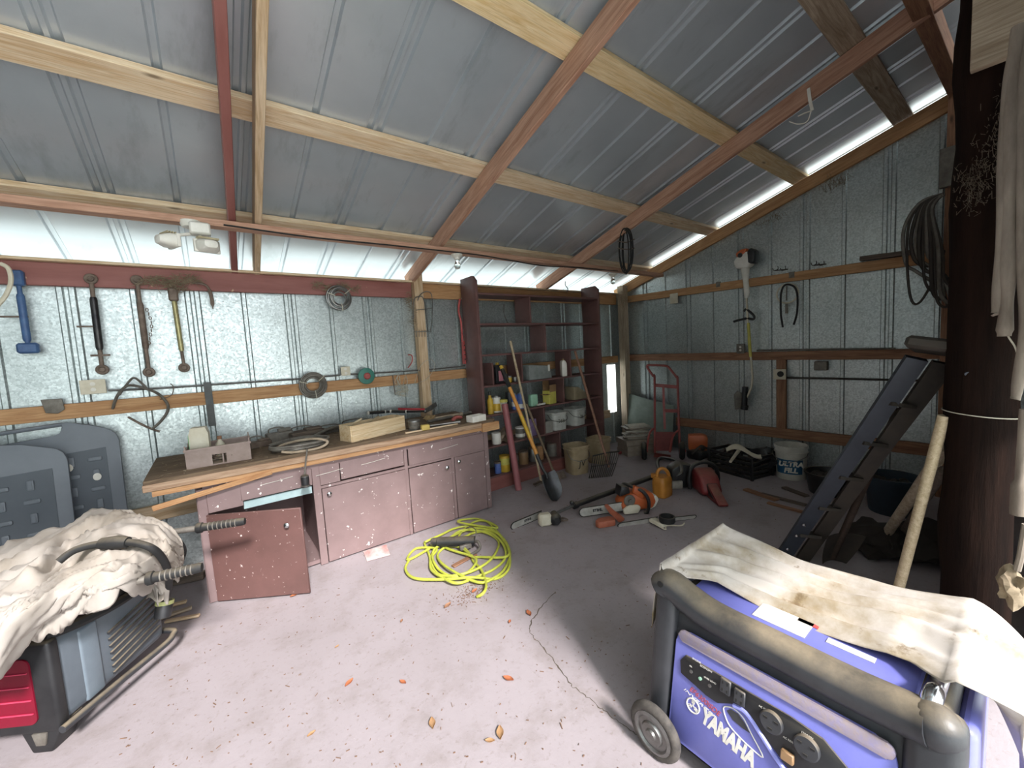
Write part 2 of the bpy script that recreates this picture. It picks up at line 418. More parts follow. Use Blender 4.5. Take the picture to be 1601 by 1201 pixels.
# ---------------------------------------------------------------- daylight
w = bpy.data.worlds.new('sky'); SC.world = w; w.use_nodes = True
bg = w.node_tree.nodes['Background']; bg.inputs[0].default_value = (.90, .96, 1, 1); bg.inputs[1].default_value = 2.3
sl = bpy.data.lights.new('sun', 'SUN'); so = bpy.data.objects.new('sun', sl); COL.objects.link(so)
sl.energy = 4.5; sl.angle = R(9); sl.color = (1, .965, .97)
sv = V((.12, 1, -.84)).normalized(); so.rotation_euler = sv.to_track_quat('-Z', 'Y').to_euler()
SC.view_settings.view_transform = 'Standard'; SC.view_settings.look = 'None'; SC.view_settings.gamma = 1; SC.view_settings.use_curve_mapping = False
SC.view_settings.exposure = 0.74
SC.cycles.max_bounces = 10; SC.cycles.diffuse_bounces = 6
SC.cycles.use_denoising = True
# ---------------------------------------------------------------- workbench
YF = 3.36
wb = root('workbench', 'long maroon-painted workbench cabinet with peeling paint along the back wall', 'workbench', (1.0, 3.7, 0))
mb = MB()
mb.box((.99, 4.05, .42), (2.26, .02, .80)); mb.box((-.13, 3.71, .40), (.03, .68, .80)); mb.box((2.165, 3.71, .40), (.03, .68, .80))
mb.box((.59, 3.71, .40), (.025, .66, .76)); mb.box((1.31, 3.71, .40), (.025, .66, .76)); mb.box((1.02, 3.71, .03), (2.26, .66, .03))
mb.build('carcass', m_maroon, wb)
mb = MB()
mb.box((-.115, YF, .40), (.05, .022, .79), bev=.002); mb.box((.585, YF, .40), (.055, .022, .79), bev=.002); mb.box((1.31, YF, .40), (.03, .022, .79), bev=.002); mb.box((1.77, YF, .315), (.03, .022, .60), bev=.002); mb.box((2.16, YF, .40), (.05, .022, .79), bev=.002)
mb.box((1.02, YF, .795), (2.25, .021, .03)); mb.box((1.385, YF, .62), (1.55, .021, .02))
mb.build('face_frame', m_maroon, wb)
mb = MB(); mb.box((.01, YF - .004, .70), (.20, .02, .16), bev=.003); mb.build('apron', m_maroon, wb)
def drawer(x0, x1, z0, z1, chip=False):
    m = MB(); m.box(((x0 + x1) / 2, YF - .008, (z0 + z1) / 2), (x1 - x0, .018, z1 - z0), bev=.003); d = m.build('drawer_front', m_maroon, wb)
    m = MB(); xm = (x0 + x1) / 2
    m.tube([(xm - .10, YF - .018, z0 + .085), (xm, YF - .024, z0 + .092), (xm + .10, YF - .018, z0 + .10)], .004, 6, flat=.5); m.build('scrape', m_wht, d, label='white scraped streak through the paint')
drawer(.10, .555, .655, .785); drawer(.608, .757, .635, .79); drawer(.763, 1.29, .645, .79); drawer(1.335, 2.13, .63, .79)
mb = MB(); mb.box((.33, YF + .02, .615), (.44, .02, .055)); mb.build('rail', paint('paint_pale_blue', 'b9cfd0', '9fb7b8', .5), wb, label='pale blue-grey inner rail behind the open door')
def knob(p, n, par, mat=m_chrome):
    m = MB(); f = frame(p, V(p) + V(n)); f = f @ MX.Rotation(R(90), 4, 'Y')
    m.lathe([(.006, 0), (.006, .012), (.016, .020), (.018, .027), (.012, .033), (0, .035)], f, 14); return m.build('knob', mat, par)
def door(x0, x1, z0, z1, kp):
    m = MB(); m.box(((x0 + x1) / 2, YF - .006, (z0 + z1) / 2), (x1 - x0, .018, z1 - z0), bev=.003); d = m.build('door', m_maroon, wb)
    for q in kp: knob((q[0], YF - .015, q[1]), (0, -1, 0), d)
door(.617, 1.295, .012, .605, [(.662, .562)])
door(1.33, 1.752, .012, .600, [(1.695, .535)]); door(1.79, 2.13, .012, .607, [(1.825, .565)])
# open door, sagging
hx, hy = -.095, 3.335; ex, ey = .414, 2.985
f = axes((hx, hy, .012), (ex - hx, ey - hy, .006), (0, 0, 1))
L = math.hypot(ex - hx, ey - hy)
mb = MB(); mb.box((L / 2, .302, 0), (L, .604, .018), f, .003); od = mb.build('open_door', m_maroon_d, wb, label='open cabinet door hanging crooked, darker maroon')
n = -(f.to_3x3() @ V((0, 0, 1))); n = n if n.y < 0 else -n
knob(f @ V((L - .09, .50, 0)) + n * .009, n, od)
# worktop
wt = root('worktop', 'thick plywood worktop slab with splintered left end on the maroon workbench', 'worktop', (.95, 3.7, .86))
mb = MB(); mb.box((.935, 3.72, .905), (2.64, .82, .035), bev=.004); mb.build('top_sheet', m_worn, wt)
mb = MB(); mb.box((.92, 3.316, .875), (2.62, .03, .045), bev=.003); mb.build('front_edge', wood('wood_worn_edge', 'b59a80', '8f6f55', .8), wt)
mb = MB(); mb.bar((-.35, 3.33, .835), (2.1, 3.33, .840), .036, .038); mb.build('under_rail', m_org, wt)
mb = MB(); mb.box((2.19, 3.30, .85), (.20, .04, .085), bev=.004); mb.build('end_block', m_org, wt)
beam('loose_lath', 'thin pale lath hanging at an angle below the left end of the worktop', 'board', bk(238, 796, 3.30), bk(425, 738, 3.315), .012, .035, m_org)
beam('floor_rail', 'short dark timber on the floor against the workbench left side', 'board', (-.62, 3.93, .03), (-.17, 3.80, .03), .06, .05, m_dk)
# trailer plug hanging over the front edge
ZT = .923
pl = root('hanging_plug', 'grey trailer plug hanging on its cable over the worktop front edge', 'plug', tuple(bk(477, 752, 3.27)))
c = bk(477, 752, 3.27)
mb = MB(); mb.tube(cat([V((.60, 3.40, ZT + .015)), V((.54, 3.33, ZT + .02)), bk(480, 705, 3.275), bk(478, 722, 3.265), c + V((0, 0, .04))], 6), .006, 8); mb.build('cable', m_iron, pl)
mb = MB(); mb.lathe([(.012, .05), (.026, .04), (.029, .02), (.027, -.03), (.030, -.032), (.030, -.045), (.022, -.047)], MX.Translation(c), 16); mb.build('body', m_blk, pl)
mb = MB(); mb.torus(MX.Translation(c + V((0, 0, -.038))), .029, .005, 18, 6); mb.torus(MX.Translation(c + V((0, 0, .035))), .025, .004, 18, 6); mb.build('ring', m_steel, pl)
def wk(px, py, h=0):
    g = gnd(px, py, ZT + h); y = max(3.33, min(4.04, 3.31 + (g.y - 3.31) * .66)); p = bk(px, py, y); return V((p.x, y, ZT + h))
# ---- things on the worktop
tote = root('tool_tote', 'dusty mauve plastic tote with a handle slot on the worktop left end', 'tote', wk(345, 715, 0), rz=R(-3))
m_mauve = paint('plastic_mauve', 'a8948c', '8f7c72', .55, dust=.6)
mb = MB(); W_, D_, H_ = .36, .26, .14
for sx in (-1, 1): mb.prism([(-D_ / 2, 0), (D_ / 2, 0), (D_ / 2 + .012, H_ + .02), (D_ / 4, H_ - .01), (-D_ / 4, H_ - .01), (-D_ / 2 - .012, H_ + .02)], .008, MX(((0, 0, 1, sx * (W_ / 2)), (1, 0, 0, 0), (0, 1, 0, 0), (0, 0, 0, 1))))
for sy in (-1, 1):
    for x0, x1, z0, z1 in ((-.18, -.04, 0, .075), (.04, .18, 0, .075), (-.18, .18, .075, .125), ): mb.box(((x0 + x1) / 2, sy * (D_ / 2), (z0 + z1) / 2), (x1 - x0, .008, z1 - z0))
mb.box((0, 0, .004), (W_, D_, .008)); mb.box((0, -D_ / 2, .125), (W_ + .02, .022, .014)); mb.box((0, D_ / 2, .125), (W_ + .02, .022, .014)); mb.box((.02, 0, .06), (.008, D_ * .9, .11))
mb.bm.transform(WM[tote.name]); mb.build('tray', m_mauve, tote)
for k in range(26):
    pass
mb = MB()
for k in range(46):
    p = WM[tote.name] @ V((random.uniform(-.15, .16), random.uniform(-.10, .10), .02 + random.uniform(0, .055)))
    mb.bar(p, p + V((random.uniform(-.05, .05), random.uniform(-.05, .05), random.uniform(-.01, .03))), .006, .006)
o = tag(mb.build('loose_hardware', m_rust, loc=wk(345, 705, 0)), 'rusty nails and small hardware lying loose inside the mauve tote', 'hardware'); o['kind'] = 'stuff'
bx = root('carton', 'pale green and cream gable-topped carton standing in the tote', 'carton', WM[tote.name] @ V((-.105, .0, .012)), rz=R(-8))
mb = MB(); mb.prism([(-.055, 0), (.055, 0), (.055, .205), (.042, .25), (-.042, .25), (-.055, .205)], .075, axes((0, 0, 0), (1, 0, 0), (0, 0, 1))); mb.bm.transform(WM[bx.name]); mb.build('body', m_cream, bx)
mb = MB(); mb.box((-.0575, 0, .11), (.003, .07, .18)); mb.bm.transform(WM[bx.name]); mb.build('side_stripe', paint('card_green', '86c48c', '74b07a', .6), bx, label='green printed side')
o = WM[tote.name] @ V((.005, .02, .012)); bt = root('small_bottle', 'small cream bottle with a brown cap next to the carton in the tote', 'bottle', o)
mb = MB(); mb.lathe([(.026, 0), (.028, .01), (.028, .11), (.012, .135), (.012, .145)], MX.Translation(o), 14); mb.build('body', m_cream, bt)
mb = MB(); mb.lathe([(.015, .143), (.015, .165)], MX.Translation(o), 12); mb.build('cap', m_brn, bt)
# long plywood box
bxp = [wk(526, 689, 0), wk(551, 692, 0), wk(634, 668, 0)]
A = wk(551, 691, 0); B = wk(633, 669, 0); dx = (B - A); dx.z = 0; L = dx.length
f = axes(A, dx, V((0, 0, 1)).cross(dx)); Wd = .17; H = .135
m_ply = wood('wood_ply_box', 'ead6b4', 'c8a574', .6, .8, knots=False)
wbx = root('wooden_box', 'long open pine box with a bold striped grain on the worktop', 'box', M=f)
def fb(c, s): m = MB(); m.box(c, s, f, .002); return m
fb((L / 2, 0, H / 2), (L, .014, H)).build('front_panel', m_ply, wbx); fb((L / 2, Wd, H / 2), (L, .014, H)).build('back_panel', m_ply, wbx)
fb((0, Wd / 2, H / 2), (.016, Wd, H)).build('end_panel', m_ply, wbx); fb((L, Wd / 2, H / 2), (.016, Wd, H)).build('end_panel', m_ply, wbx)
fb((L / 2, Wd / 2, .008), (L, Wd, .012)).build('bottom_panel', m_worn, wbx)
for k, (a, b) in enumerate((((.05, .04, .10), (.35, .12, .15)), ((.02, .10, .12), (.14, .06, .17)), ((.2, .1, .12), (L - .03, .05, .11)))):
    beam('stick', ('thin stick poking out of the middle of the pine box', 'short bent stick leaning on the left end of the pine box', 'long thin stick lying along the inside of the pine box')[k], 'stick', f @ V(a), f @ V(b), .012, .012, m_stick, bev=0)
# cable heap and hose in front of the junk
def coil(mb, c, rad, r, turns, sx=1, sy=1, h=.012, jit=.02, seed=0, tilt=0):
    rnd = random.Random(seed); pts = []
    for k in range(int(turns * 14) + 1):
        a = k / 14 * 2 * math.pi; q = rad * (1 + jit * math.sin(a * .61 + seed) * 3 + rnd.uniform(-jit, jit))
        pts.append(V(c) + V((math.cos(a) * q * sx, math.sin(a) * q * sy, h * k / 14 + tilt * math.cos(a) * q)))
    mb.tube(cat(pts, 2), r, 7); return mb
c = wk(470, 700, 0)
o = MB(); coil(o, c + V((0, .03, .015)), .17, .011, 3.3, 1.15, .8, .014, .03, 3)
tag(o.build('electric_cable', m_iron, loc=c), 'dusty grey cable coiled near the worktop front edge', 'cable')
o = MB(); o.tube(cat([wk(425, 700, .02), wk(450, 690, .06), wk(490, 685, .08), wk(512, 690, .05), wk(500, 712, .012), wk(462, 716, .012), wk(440, 706, .03)], 8), .010, 8)
tag(o.build('rubber_hose', m_gray, loc=c), 'loose loop of dusty brown hose thrown over the cable coil', 'hose')
JUNK = [('angle_bracket', 'dusty steel bracket behind the tote on the worktop', 405, 690, .16, .09, .05, m_rust, 20),
        ('junction_box', 'grey metal junction box standing on edge behind the cable coil', 437, 682, .20, .08, .09, m_iron, 10),
        ('tool_case', 'flat dusty dark case lying behind the coiled cable', 478, 676, .28, .14, .07, m_dk, 14),
        ('pry_bar', 'long dusty iron bar lying behind the pine box', 515, 668, .42, .05, .04, m_iron, 18),
        ('metal_plate', 'rusty plate lying flat against the wall behind the pine box', 560, 655, .40, .12, .05, m_rust, 8)]
for nm, lb, px, py, a, b, h, m_, rz in JUNK:
    p = wk(px, py, 0); q = root(nm, lb, nm.replace('_', ' '), p, rz=R(rz))
    m = MB(); m.box((0, 0, h / 2), (a, b, h), bev=.006); m.box((a * .2, -b * .1, h * 1.15), (a * .5, b * .5, h * .3), bev=.004); m.bm.transform(WM[q.name]); m.build('body', m_, q)
    m = MB(); m.tube(cat([V((-a * .4, 0, h)), V((-a * .3, b * .4, h + .03)), V((a * .1, b * .3, h + .035)), V((a * .35, 0, h + .004))], 5), .006, 6); m.bm.transform(WM[q.name]); m.build('handle', m_iron, q)
m_bark = m_dk
for k, (a, b, r) in enumerate((((497, 668), (585, 645), .016), ((505, 660), (600, 640), .012), ((490, 675), (540, 655), .014), ((420, 690), (500, 676), .010), ((395, 685), (470, 668), .009))):
    m = MB(); P, Q = wk(*a, .03), wk(*b, .045); m.tube(cat([P, (P + Q) / 2 + V((0, 0, .02)), Q], 5), r, 8)
    tag(m.build('iron_rod', m_iron, loc=P), ['thick dusty rod behind the pine box, nearest to it', 'thinner rod lying closest to the wall behind the pine box', 'short rod at the left end of the pine box', 'thin rod lying across the cable coil', 'thinnest rod reaching back from beside the tote'][k], 'rod', 'dusty rods on the worktop')
# loppers with black grips and white ends
lp = root('loppers', 'pair of loppers with black grips and white end caps on the junk pile', 'loppers', wk(640, 650, 0))
J = wk(664, 637, .09)
for a, b in (((575, 626), (600, 630)), ((612, 637), (634, 638))):
    P, Q = wk(*a, .13), wk(*b, .12)
    m = MB(); m.cyl(P, Q, .015, .015); m.cyl(Q, Q + (J - Q) * .12, .012); g_ = m.build('grip', m_rub, lp)
    m = MB(); m.cyl(P - (Q - P) * .10, P, .017); m.cyl(Q, Q + (Q - P) * .06, .018); m.build('end_cap', m_wht, g_)
    m = MB(); m.cyl(Q, J, .011); m.build('handle', m_blk, lp)
m = MB(); m.bar(J, J + V((.16, .05, .05)), .012, .045); m.bar(J, J + V((.13, .08, .015)), .012, .04); m.ball(J, .02); m.build('blade', m_steel, lp)
m = MB(); m.bar(wk(622, 632, .13), J + V((0, 0, .02)), .02, .02); m.build('spacer', paint('plastic_red', 'b8323a', '962830', .5), lp)
spp = wk(648, 670, 0); sp = root('wire_spool', 'dark metal wire spool standing right of the pine box', 'spool', spp)
m = MB(); m.lathe([(.055, 0), (.055, .012), (.045, .014), (.045, .075), (.055, .077), (.055, .09), (.02, .092)], MX.Translation(spp), 24); m.build('flanges', m_steel, sp)
m = MB(); [m.torus(MX.Translation(spp + V((0, 0, .02 + .011 * k))), .046, .006, 22, 6) for k in range(6)]; m.build('wound_wire', m_iron, sp)
q = wk(665, 672, 0); m = MB(); m.box((0, 0, .025), (.075, .05, .05), rotz(R(-8), q), .006); tag(m.build('yellow_block', paint('block_mustard', 'c9b060', 'a88f48', .6), loc=q), 'small mustard-yellow block in front of the wire spool', 'block')
for k, (a, b, r, m_) in enumerate((((672, 664), (720, 672), .012, m_steel), ((668, 655), (735, 640), .016, m_iron), ((680, 650), (722, 643), .020, m_gray))):
    P, Q = wk(*a, r), wk(*b, r + .01); m = MB(); m.tube([P, Q], r, 14); m.tube([P + (Q - P) * .93, Q + (Q - P) * .01], r * 1.2, 14)
    tag(m.build('metal_pipe', m_, loc=P), ['bright thin pipe nearest the worktop front edge', 'grey pipe lying by the bookcase side board', 'thick brown pipe against the wall near the wall post'][k], 'pipe', 'pipes on the worktop right end')
q = wk(745, 660, 0); wbx2 = root('white_tray', 'small white open box at the right end of the worktop', 'box', q, rz=R(6))
m = MB()
for c_, s_ in (((0, -.05, .03), (.16, .006, .06)), ((0, .05, .03), (.16, .006, .06)), ((-.08, 0, .03), (.006, .1, .06)), ((.08, 0, .03), (.006, .1, .06)), ((0, 0, .003), (.16, .1, .006))): m.box(c_, s_)
m.bm.transform(WM[wbx2.name]); m.build('body', m_wht, wbx2)
q = wk(707, 655, 0); m = MB(); m.tube(cat([q, q + V((.05, .01, .03)), q + V((.11, -.01, .02))], 4), [.012, .02, .02, .02, .018, .018, .016, .016, .012], 10)
tag(m.build('red_tool_handle', paint('paint_faded_red', 'a85a52', '8c4540', .6), loc=q), 'faded red tool handle among the pipes on the worktop', 'tool handle')
q = wk(672, 652, 0); m = MB(); m.ball(q + V((0, 0, .03)), .045, (1.3, 1, .7), sub=3, rough=.5, seed=4); tag(m.build('crumpled_rag', paint('cloth_tan', 'a98f66', '8a7250', .9), loc=q), 'crumpled tan rag beside the wire spool', 'rag')
beam('pale_lath', 'pale thin lath lying on the worktop front edge near the right end', 'board', wk(634, 682, .006), wk(716, 664, .006), .02, .012, m_pine)
# worktop litter
mb = MB(); rnd = random.Random(5)
for k in range(260):
    p = V((rnd.uniform(-.33, 2.2), rnd.uniform(3.33, 4.05), ZT + .002))
    a = rnd.uniform(0, 6.28); l = rnd.uniform(.008, .035)
    mb.bar(p, p + V((math.cos(a) * l, math.sin(a) * l, rnd.uniform(0, .006))), rnd.uniform(.003, .01), .003)
o = tag(mb.build('wood_litter', m_straw, loc=(1, 3.7, ZT)), 'dusty chips and straw litter spread over the worktop', 'litter'); o['kind'] = 'stuff'
# ---------------------------------------------------------------- things on the back wall
YH = 4.07
def eye(mb, c, r, t_, ax='Y'):
    mb.torus(MX.Translation(V(c)) @ MX.Rotation(R(90), 4, 'X'), r, t_, 20, 8); mb.cyl(V(c) - V((0, t_ * 1.2, 0)), V(c) + V((0, t_ * 1.2, 0)), r * .6, seg=14)
def toplink(px, y0, y1, mat, label, mid=(.22, .82), r=.017, eyes=(1, 1), pin=None, mats=None):
    T = bk(px[0], y0, YH); B = bk(px[1], y1, YH); B.x = T.x + (B.x - T.x); d = B - T
    q = root('top_link', label, 'tractor link', T, 'tractor links hung on the red plate')
    P = lambda u: T + d * u
    m = MB(); m.tube([P(mid[0]), P(mid[0] + .03), P(mid[1] - .03), P(mid[1])], [r * .8, r, r, r * .8], 14); m.build('barrel', mat, q)
    m = MB()
    if eyes[0]: eye(m, P(0), .026, .011)
    else: m.box(tuple(P(.04)), (.06, .05, .10), bev=.01); 
    m.cyl(P(.05), P(mid[0]), r * .62); m.build('upper_end', mats or m_rust, q)
    m = MB()
    if eyes[1]: eye(m, P(1), .026, .011)
    else: m.box(tuple(P(.97)), (.10, .05, .07), bev=.012)
    m.cyl(P(mid[1]), P(.96), r * .62); m.build('lower_end', mats or m_rust, q)
    if pin: m = MB(); m.cyl(P(pin) - V((.10, 0, 0)), P(pin) + V((.02, 0, 0)), .006); m.build('cross_pin', m_rust, q)
    m = MB(); m.cyl(P(0) + V((0, -.02, .0)), P(0) + V((0, .03, .0)), .008); m.build('nail', m_rust, q)
    return q, P
m_blue = paint('paint_tractor_blue', '4a6a94', '38507a', .5, sc=16, chips='8a7a6a', chsc=30, cht=.7)
toplink((27, 45), 430, 548, m_blue, 'blue tractor top link hanging at the far left of the wall', (.25, .88), .020, (0, 0), .55, m_blue)
q, P = toplink((142, 160), 436, 578, paint('steel_black', '2b2a2e', '4a4846', .35, .6), 'black shiny tractor top link, second from the left', (.2, .78), .021, (1, 1), .52)
m = MB(); m.bar(P(.84) - V((.05, 0, 0)), P(.84) + V((.05, 0, 0)), .02, .014); m.build('lock_nut', m_rust, q)
q, P = toplink((214, 233), 438, 582, m_rust, 'rusty brown tractor top link with a chain, third from the left', (.24, .74), .020, (1, 1))
m = MB()
for k in range(9):
    c = P(.32 + k * .045) + V((.035 + .015 * math.sin(k * .5), -.01, 0)); m.torus(MX.Translation(c) @ MX.Rotation(R(90 if k % 2 else 0), 4, 'Z') @ MX.Rotation(R(90), 4, 'X'), .010, .003, 10, 5, .7, 1.2)
m.build('chain', m_rust, q)
toplink((270, 288), 456, 575, paint('steel_yellow_zinc', 'b5ab7a', '97906a', .4, .5), 'yellowish zinc-plated tractor top link, nearest to the floodlight', (.12, .78), .017, (0, 1))
m = MB(); m.tube(cat([bk(300, 442, 4.06), bk(322, 446, 4.05), bk(330, 462, 4.05), bk(333, 483, 4.06)], 5), [.008] * 8 + [.013] * 6 + [.004] * 2, 8); tag(m.build('wire_hook', m_rust, loc=bk(325, 455, 4.06)), 'rusty twisted hook hanging just right of the yellowish link', 'hook')
# straw nests
def nest(pts, n, spread, name, label, seed, mat=m_straw, ln=.12, r=.0016):
    rnd = random.Random(seed); m = MB()
    for k in range(n):
        c = V(rnd.choice(pts)) + V((rnd.gauss(0, spread[0]), rnd.gauss(0, spread[1]), rnd.gauss(0, spread[2])))
        a = V((rnd.uniform(-1, 1), rnd.uniform(-.3, .3), rnd.uniform(-.6, .6))) * ln
        m.tube([c - a * .5, c + V((rnd.uniform(-.02, .02), rnd.uniform(-.01, .01), rnd.uniform(-.02, .02))), c + a * .5], r, 4)
    o = tag(m.build(name, mat, loc=pts[0]), label, 'debris'); o['kind'] = 'stuff'; return o
nest([bk(x, y, 4.06) for x, y in ((232, 440), (250, 438), (268, 440), (285, 438), (300, 437), (275, 448))], 170, (.035, .008, .014), 'straw_nest', 'messy straw nest on the red plate above the yellowish link', 1)
nest([bk(x, y, 4.06) for x, y in ((498, 446), (515, 452), (535, 448), (552, 452))], 80, (.03, .008, .014), 'straw_nest', 'thin straw nest on the red plate behind the upper hose coil', 2)
nest([bk(x, y, 4.06) for x, y in ((640, 472), (644, 482), (646, 500), (640, 465))], 60, (.015, .01, .03), 'straw_nest', 'straw wisps at the joint of the red plate and the wall post', 3, ln=.08)
# hose coils
def hosecoil(px, py, rp, label, mat, seed):
    c = bk(px, py, 4.05); e = bk(px + rp, py, 4.05); Rr = (e - c).length; q = root('hose_coil', label, 'hose coil', c)
    m = MB()
    for k in range(5):
        rr = Rr * (1 - .11 * k); rnd = random.Random(seed + k)
        off = V((rnd.uniform(-.012, .012), -.012 * (k % 3), rnd.uniform(-.012, .012)))
        m.torus(MX.Translation(c + off) @ MX.Rotation(R(90 + rnd.uniform(-3, 3)), 4, 'X'), rr, .0085, 32, 7, 1, 1.02)
    m.build('hose', mat, q)
    for a in (40, 160, 275):
        p = c + V((math.cos(R(a)) * Rr * .8, -.012, math.sin(R(a)) * Rr * .8)); d = V((math.cos(R(a)), 0, math.sin(R(a))))
        m = MB(); m.tube([p - d * Rr * .34 - V((0, .02, 0)), p - V((0, .03, 0)), p + d * Rr * .32 - V((0, .02, 0))], .004, 6); m.build('tie', m_string, q)
hosecoil(531, 466, 18.5, 'small dark grey hose coil hanging on the red top plate', m_steel, 3)
hosecoil(490, 602, 20.5, 'dark grey hose coil with pale ties hanging on the wall girt', m_iron, 9)
# disc
c = bk(573, 588, 4.06); q = root('plastic_disc', 'round green disc with a red hub hung on the wall girt', 'disc', c)
f = MX.Translation(c) @ MX.Rotation(R(90), 4, 'X')
m = MB(); m.lathe([(.078, -.008), (.082, 0), (.078, .010), (.05, .016), (.03, .016)], f, 28); m.build('plate', paint('plastic_green', '3f7f70', '356d61', .5), q)
m = MB(); m.lathe([(.032, .014), (.034, .026), (.024, .034), (0, .034)], f, 18); m.build('hub', paint('plastic_dull_red', 'b05a55', '94443f', .5), q)
# outlets and conduit
def outlet(c, n, label, w=.085, h=.075, slots=True, mat=m_cream):
    c, n = V(c), V(n); f = axes(c, V((0, 0, 1)).cross(n) * -1, (0, 0, 1))
    if (f.to_3x3() @ V((0, 0, 1))).dot(n) < 0: f = axes(c, V((0, 0, 1)).cross(n), (0, 0, 1))
    q = root('outlet_box', label, 'outlet', c)
    m = MB(); m.box((0, 0, .02), (w, h, .04), f, .004); m.build('box', m_iron, q)
    m = MB(); m.box((0, 0, .042), (w + .012, h + .012, .006), f, .003); p = m.build('cover_plate', mat, q)
    if slots:
        m = MB()
        for dx in (-.02, .02): m.lathe([(.014, .045), (.014, .0475), (.010, .048)], f @ MX.Translation((0, dx, 0)), 14)
        m.build('socket', m_wht, p)
    return q
outlet((-.66, 4.12, 1.51), (0, -1, 0), 'cream double outlet on the girt below the black top link', .12, .09)
outlet((1.065, 4.12, 1.487), (0, -1, 0), 'cream outlet box just left of the green disc', .075, .075)
m = MB(); m.tube(cat([(-.59, 4.105, 1.475), (-.3, 4.10, 1.462), (.2, 4.102, 1.455), (.6, 4.10, 1.448), (1.02, 4.102, 1.452)], 6), .008, 8); tag(m.build('conduit', m_steel, loc=(0, 4.1, 1.46)), 'thin grey conduit along the girt linking the two cream outlets', 'conduit')
m = MB(); m.tube(cat([(1.11, 4.105, 1.450), (1.5, 4.10, 1.440), (1.8, 4.07, 1.436), (1.98, 4.05, 1.436), (2.3, 4.08, 1.44), (2.36, 4.0, 1.45)], 6), .007, 8); tag(m.build('conduit', m_steel, loc=(1.7, 4.1, 1.44)), 'thin conduit running from the green disc to the bookcase side', 'conduit')
c = bk(82, 635, 4.075); m = MB(); m.prism([(-.05, .05), (.05, .045), (.055, -.03), (.02, -.055), (-.035, -.045)], .012, axes(c, (1, 0, 0), (0, 0, 1)), .004); tag(m.build('wall_bracket', m_iron, loc=c), 'flat dull metal patch bracket on the left end of the girt', 'bracket')
# ice tongs
q = root('ice_tongs', 'old curved iron ice tongs hooked over the wall girt', 'tongs', bk(225, 620, 4.05))
m = MB(); m.tube(cat([bk(x, y, 4.045) for x, y in ((176, 640), (184, 618), (200, 603), (222, 606), (246, 615), (261, 630), (262, 643), (252, 658), (238, 671))], 5), [.010] + [.019] * 40, 8, flat=.5); m.build('arm', m_iron, q)
m = MB(); m.tube(cat([bk(x, y, 4.06) for x, y in ((200, 652), (222, 664), (238, 671), (250, 675))], 5), [.006] + [.008] * 15, 6); m.build('jaw', m_rust, q)
m = MB(); m.tube(cat([bk(x, y, 4.04) for x, y in ((186, 618), (196, 604), (208, 591), (219, 597), (232, 610))], 5), .015, 8, flat=.5); m.build('grip', m_iron, q)
m = MB(); m.tube(cat([bk(x, y, 4.07) for x, y in ((250, 625), (268, 618), (271, 605), (266, 600))], 5), .003, 6); m.build('hook_wire', m_rust, q)
# perforated strap
q = bk(328, 632, 4.08); m = MB(); m.box((0, 0, 0), (.05, .006, .36), MX.Translation(q)); 
for k in range(9): m.cyl(q + V((0, -.001, -.15 + k * .037)), q + V((0, -.006, -.15 + k * .037)), .008, seg=8)
tag(m.build('perforated_strap', paint('steel_dull_dark', '5c5d5c', '474745', .6), loc=q), 'dark perforated steel strap hanging on the girt above the carton', 'strap')
# bent wire rack on the post
q = root('wire_rack', 'bent grey wire rack hanging on the wall post', 'rack', bk(668, 470, 4.02))
m = MB()
m.tube(cat([bk(x, y, 4.02) for x, y in ((647, 498), (647, 470), (655, 464), (663, 470), (669, 520))], 6), .005, 6)
m.tube(cat([bk(x, y, 4.00) for x, y in ((653, 470), (658, 460), (668, 456), (675, 462), (676, 490), (673, 520))], 6), .005, 6)
m.build('hoop', m_steel, q)
m = MB(); m.cyl(bk(648, 519, 4.02), bk(675, 518, 4.0), .004, seg=6); m.cyl(bk(650, 485, 4.02), bk(676, 482, 4.0), .004, seg=6)
for k in range(5): m.cyl(bk(651 + 4.5 * k, 516, 4.02), bk(651 + 4.5 * k, 527, 4.02), .003, seg=6)
m.build('cross_wire', m_steel, q)
# red hand lever (long thin) and small red hook
q = root('fence_tool', 'long thin red tool with a perforated foot hanging beside the bookcase', 'tool', bk(720, 480, 4.05))
m_rd = paint('paint_bright_red', 'c05552', '9c3d3b', .5, sc=14)
m = MB(); m.tube(cat([bk(x, y, 4.05) for x, y in ((719, 468), (717, 485), (721, 505), (723, 535))], 5), .012, 8); m.build('handle', m_rd, q)
m = MB(); a, b = bk(724, 533, 4.05), bk(726, 569, 4.05); m.bar(a, b, .014, .055, up=(0, -1, 0)); m.bm.normal_update(); st = m.build('foot', m_rd, q)
m = MB(); [m.cyl(a.lerp(b, .2 + .2 * k) + V((0, -.026, 0)), a.lerp(b, .2 + .2 * k) + V((0, -.030, 0)), .009, seg=8) for k in range(4)]; m.build('hole', m_rub, st)
m = MB(); m.tube(cat([bk(x, y, 4.03) for x, y in ((721, 466), (727, 480), (726, 500), (730, 525), (728, 532))], 5), .005, 6); m.build('cord', m_string, q)
m = MB(); m.tube(cat([bk(x, y, 4.08) for x, y in ((638, 555), (644, 556), (644, 566), (638, 575))], 5), .006, 7); tag(m.build('red_hook', m_rd, loc=bk(641, 565, 4.08)), 'small red hook on the wall left of the wall post', 'hook')
q = root('string_tangle', 'pale tangle of string and wire hanging on the girt beside the wall post', 'string', bk(628, 610, 4.04)); rnd = random.Random(4)
m = MB()
for k in range(7):
    m.tube(cat([bk(628 + rnd.uniform(-9, 9), 588 + rnd.uniform(-4, 4), 4.05)] + [bk(628 + rnd.uniform(-11, 11), 600 + 5 * j, 4.04 + rnd.uniform(-.02, .02)) for j in range(5)], 5), .003, 5)
m.build('loops', m_string, q)
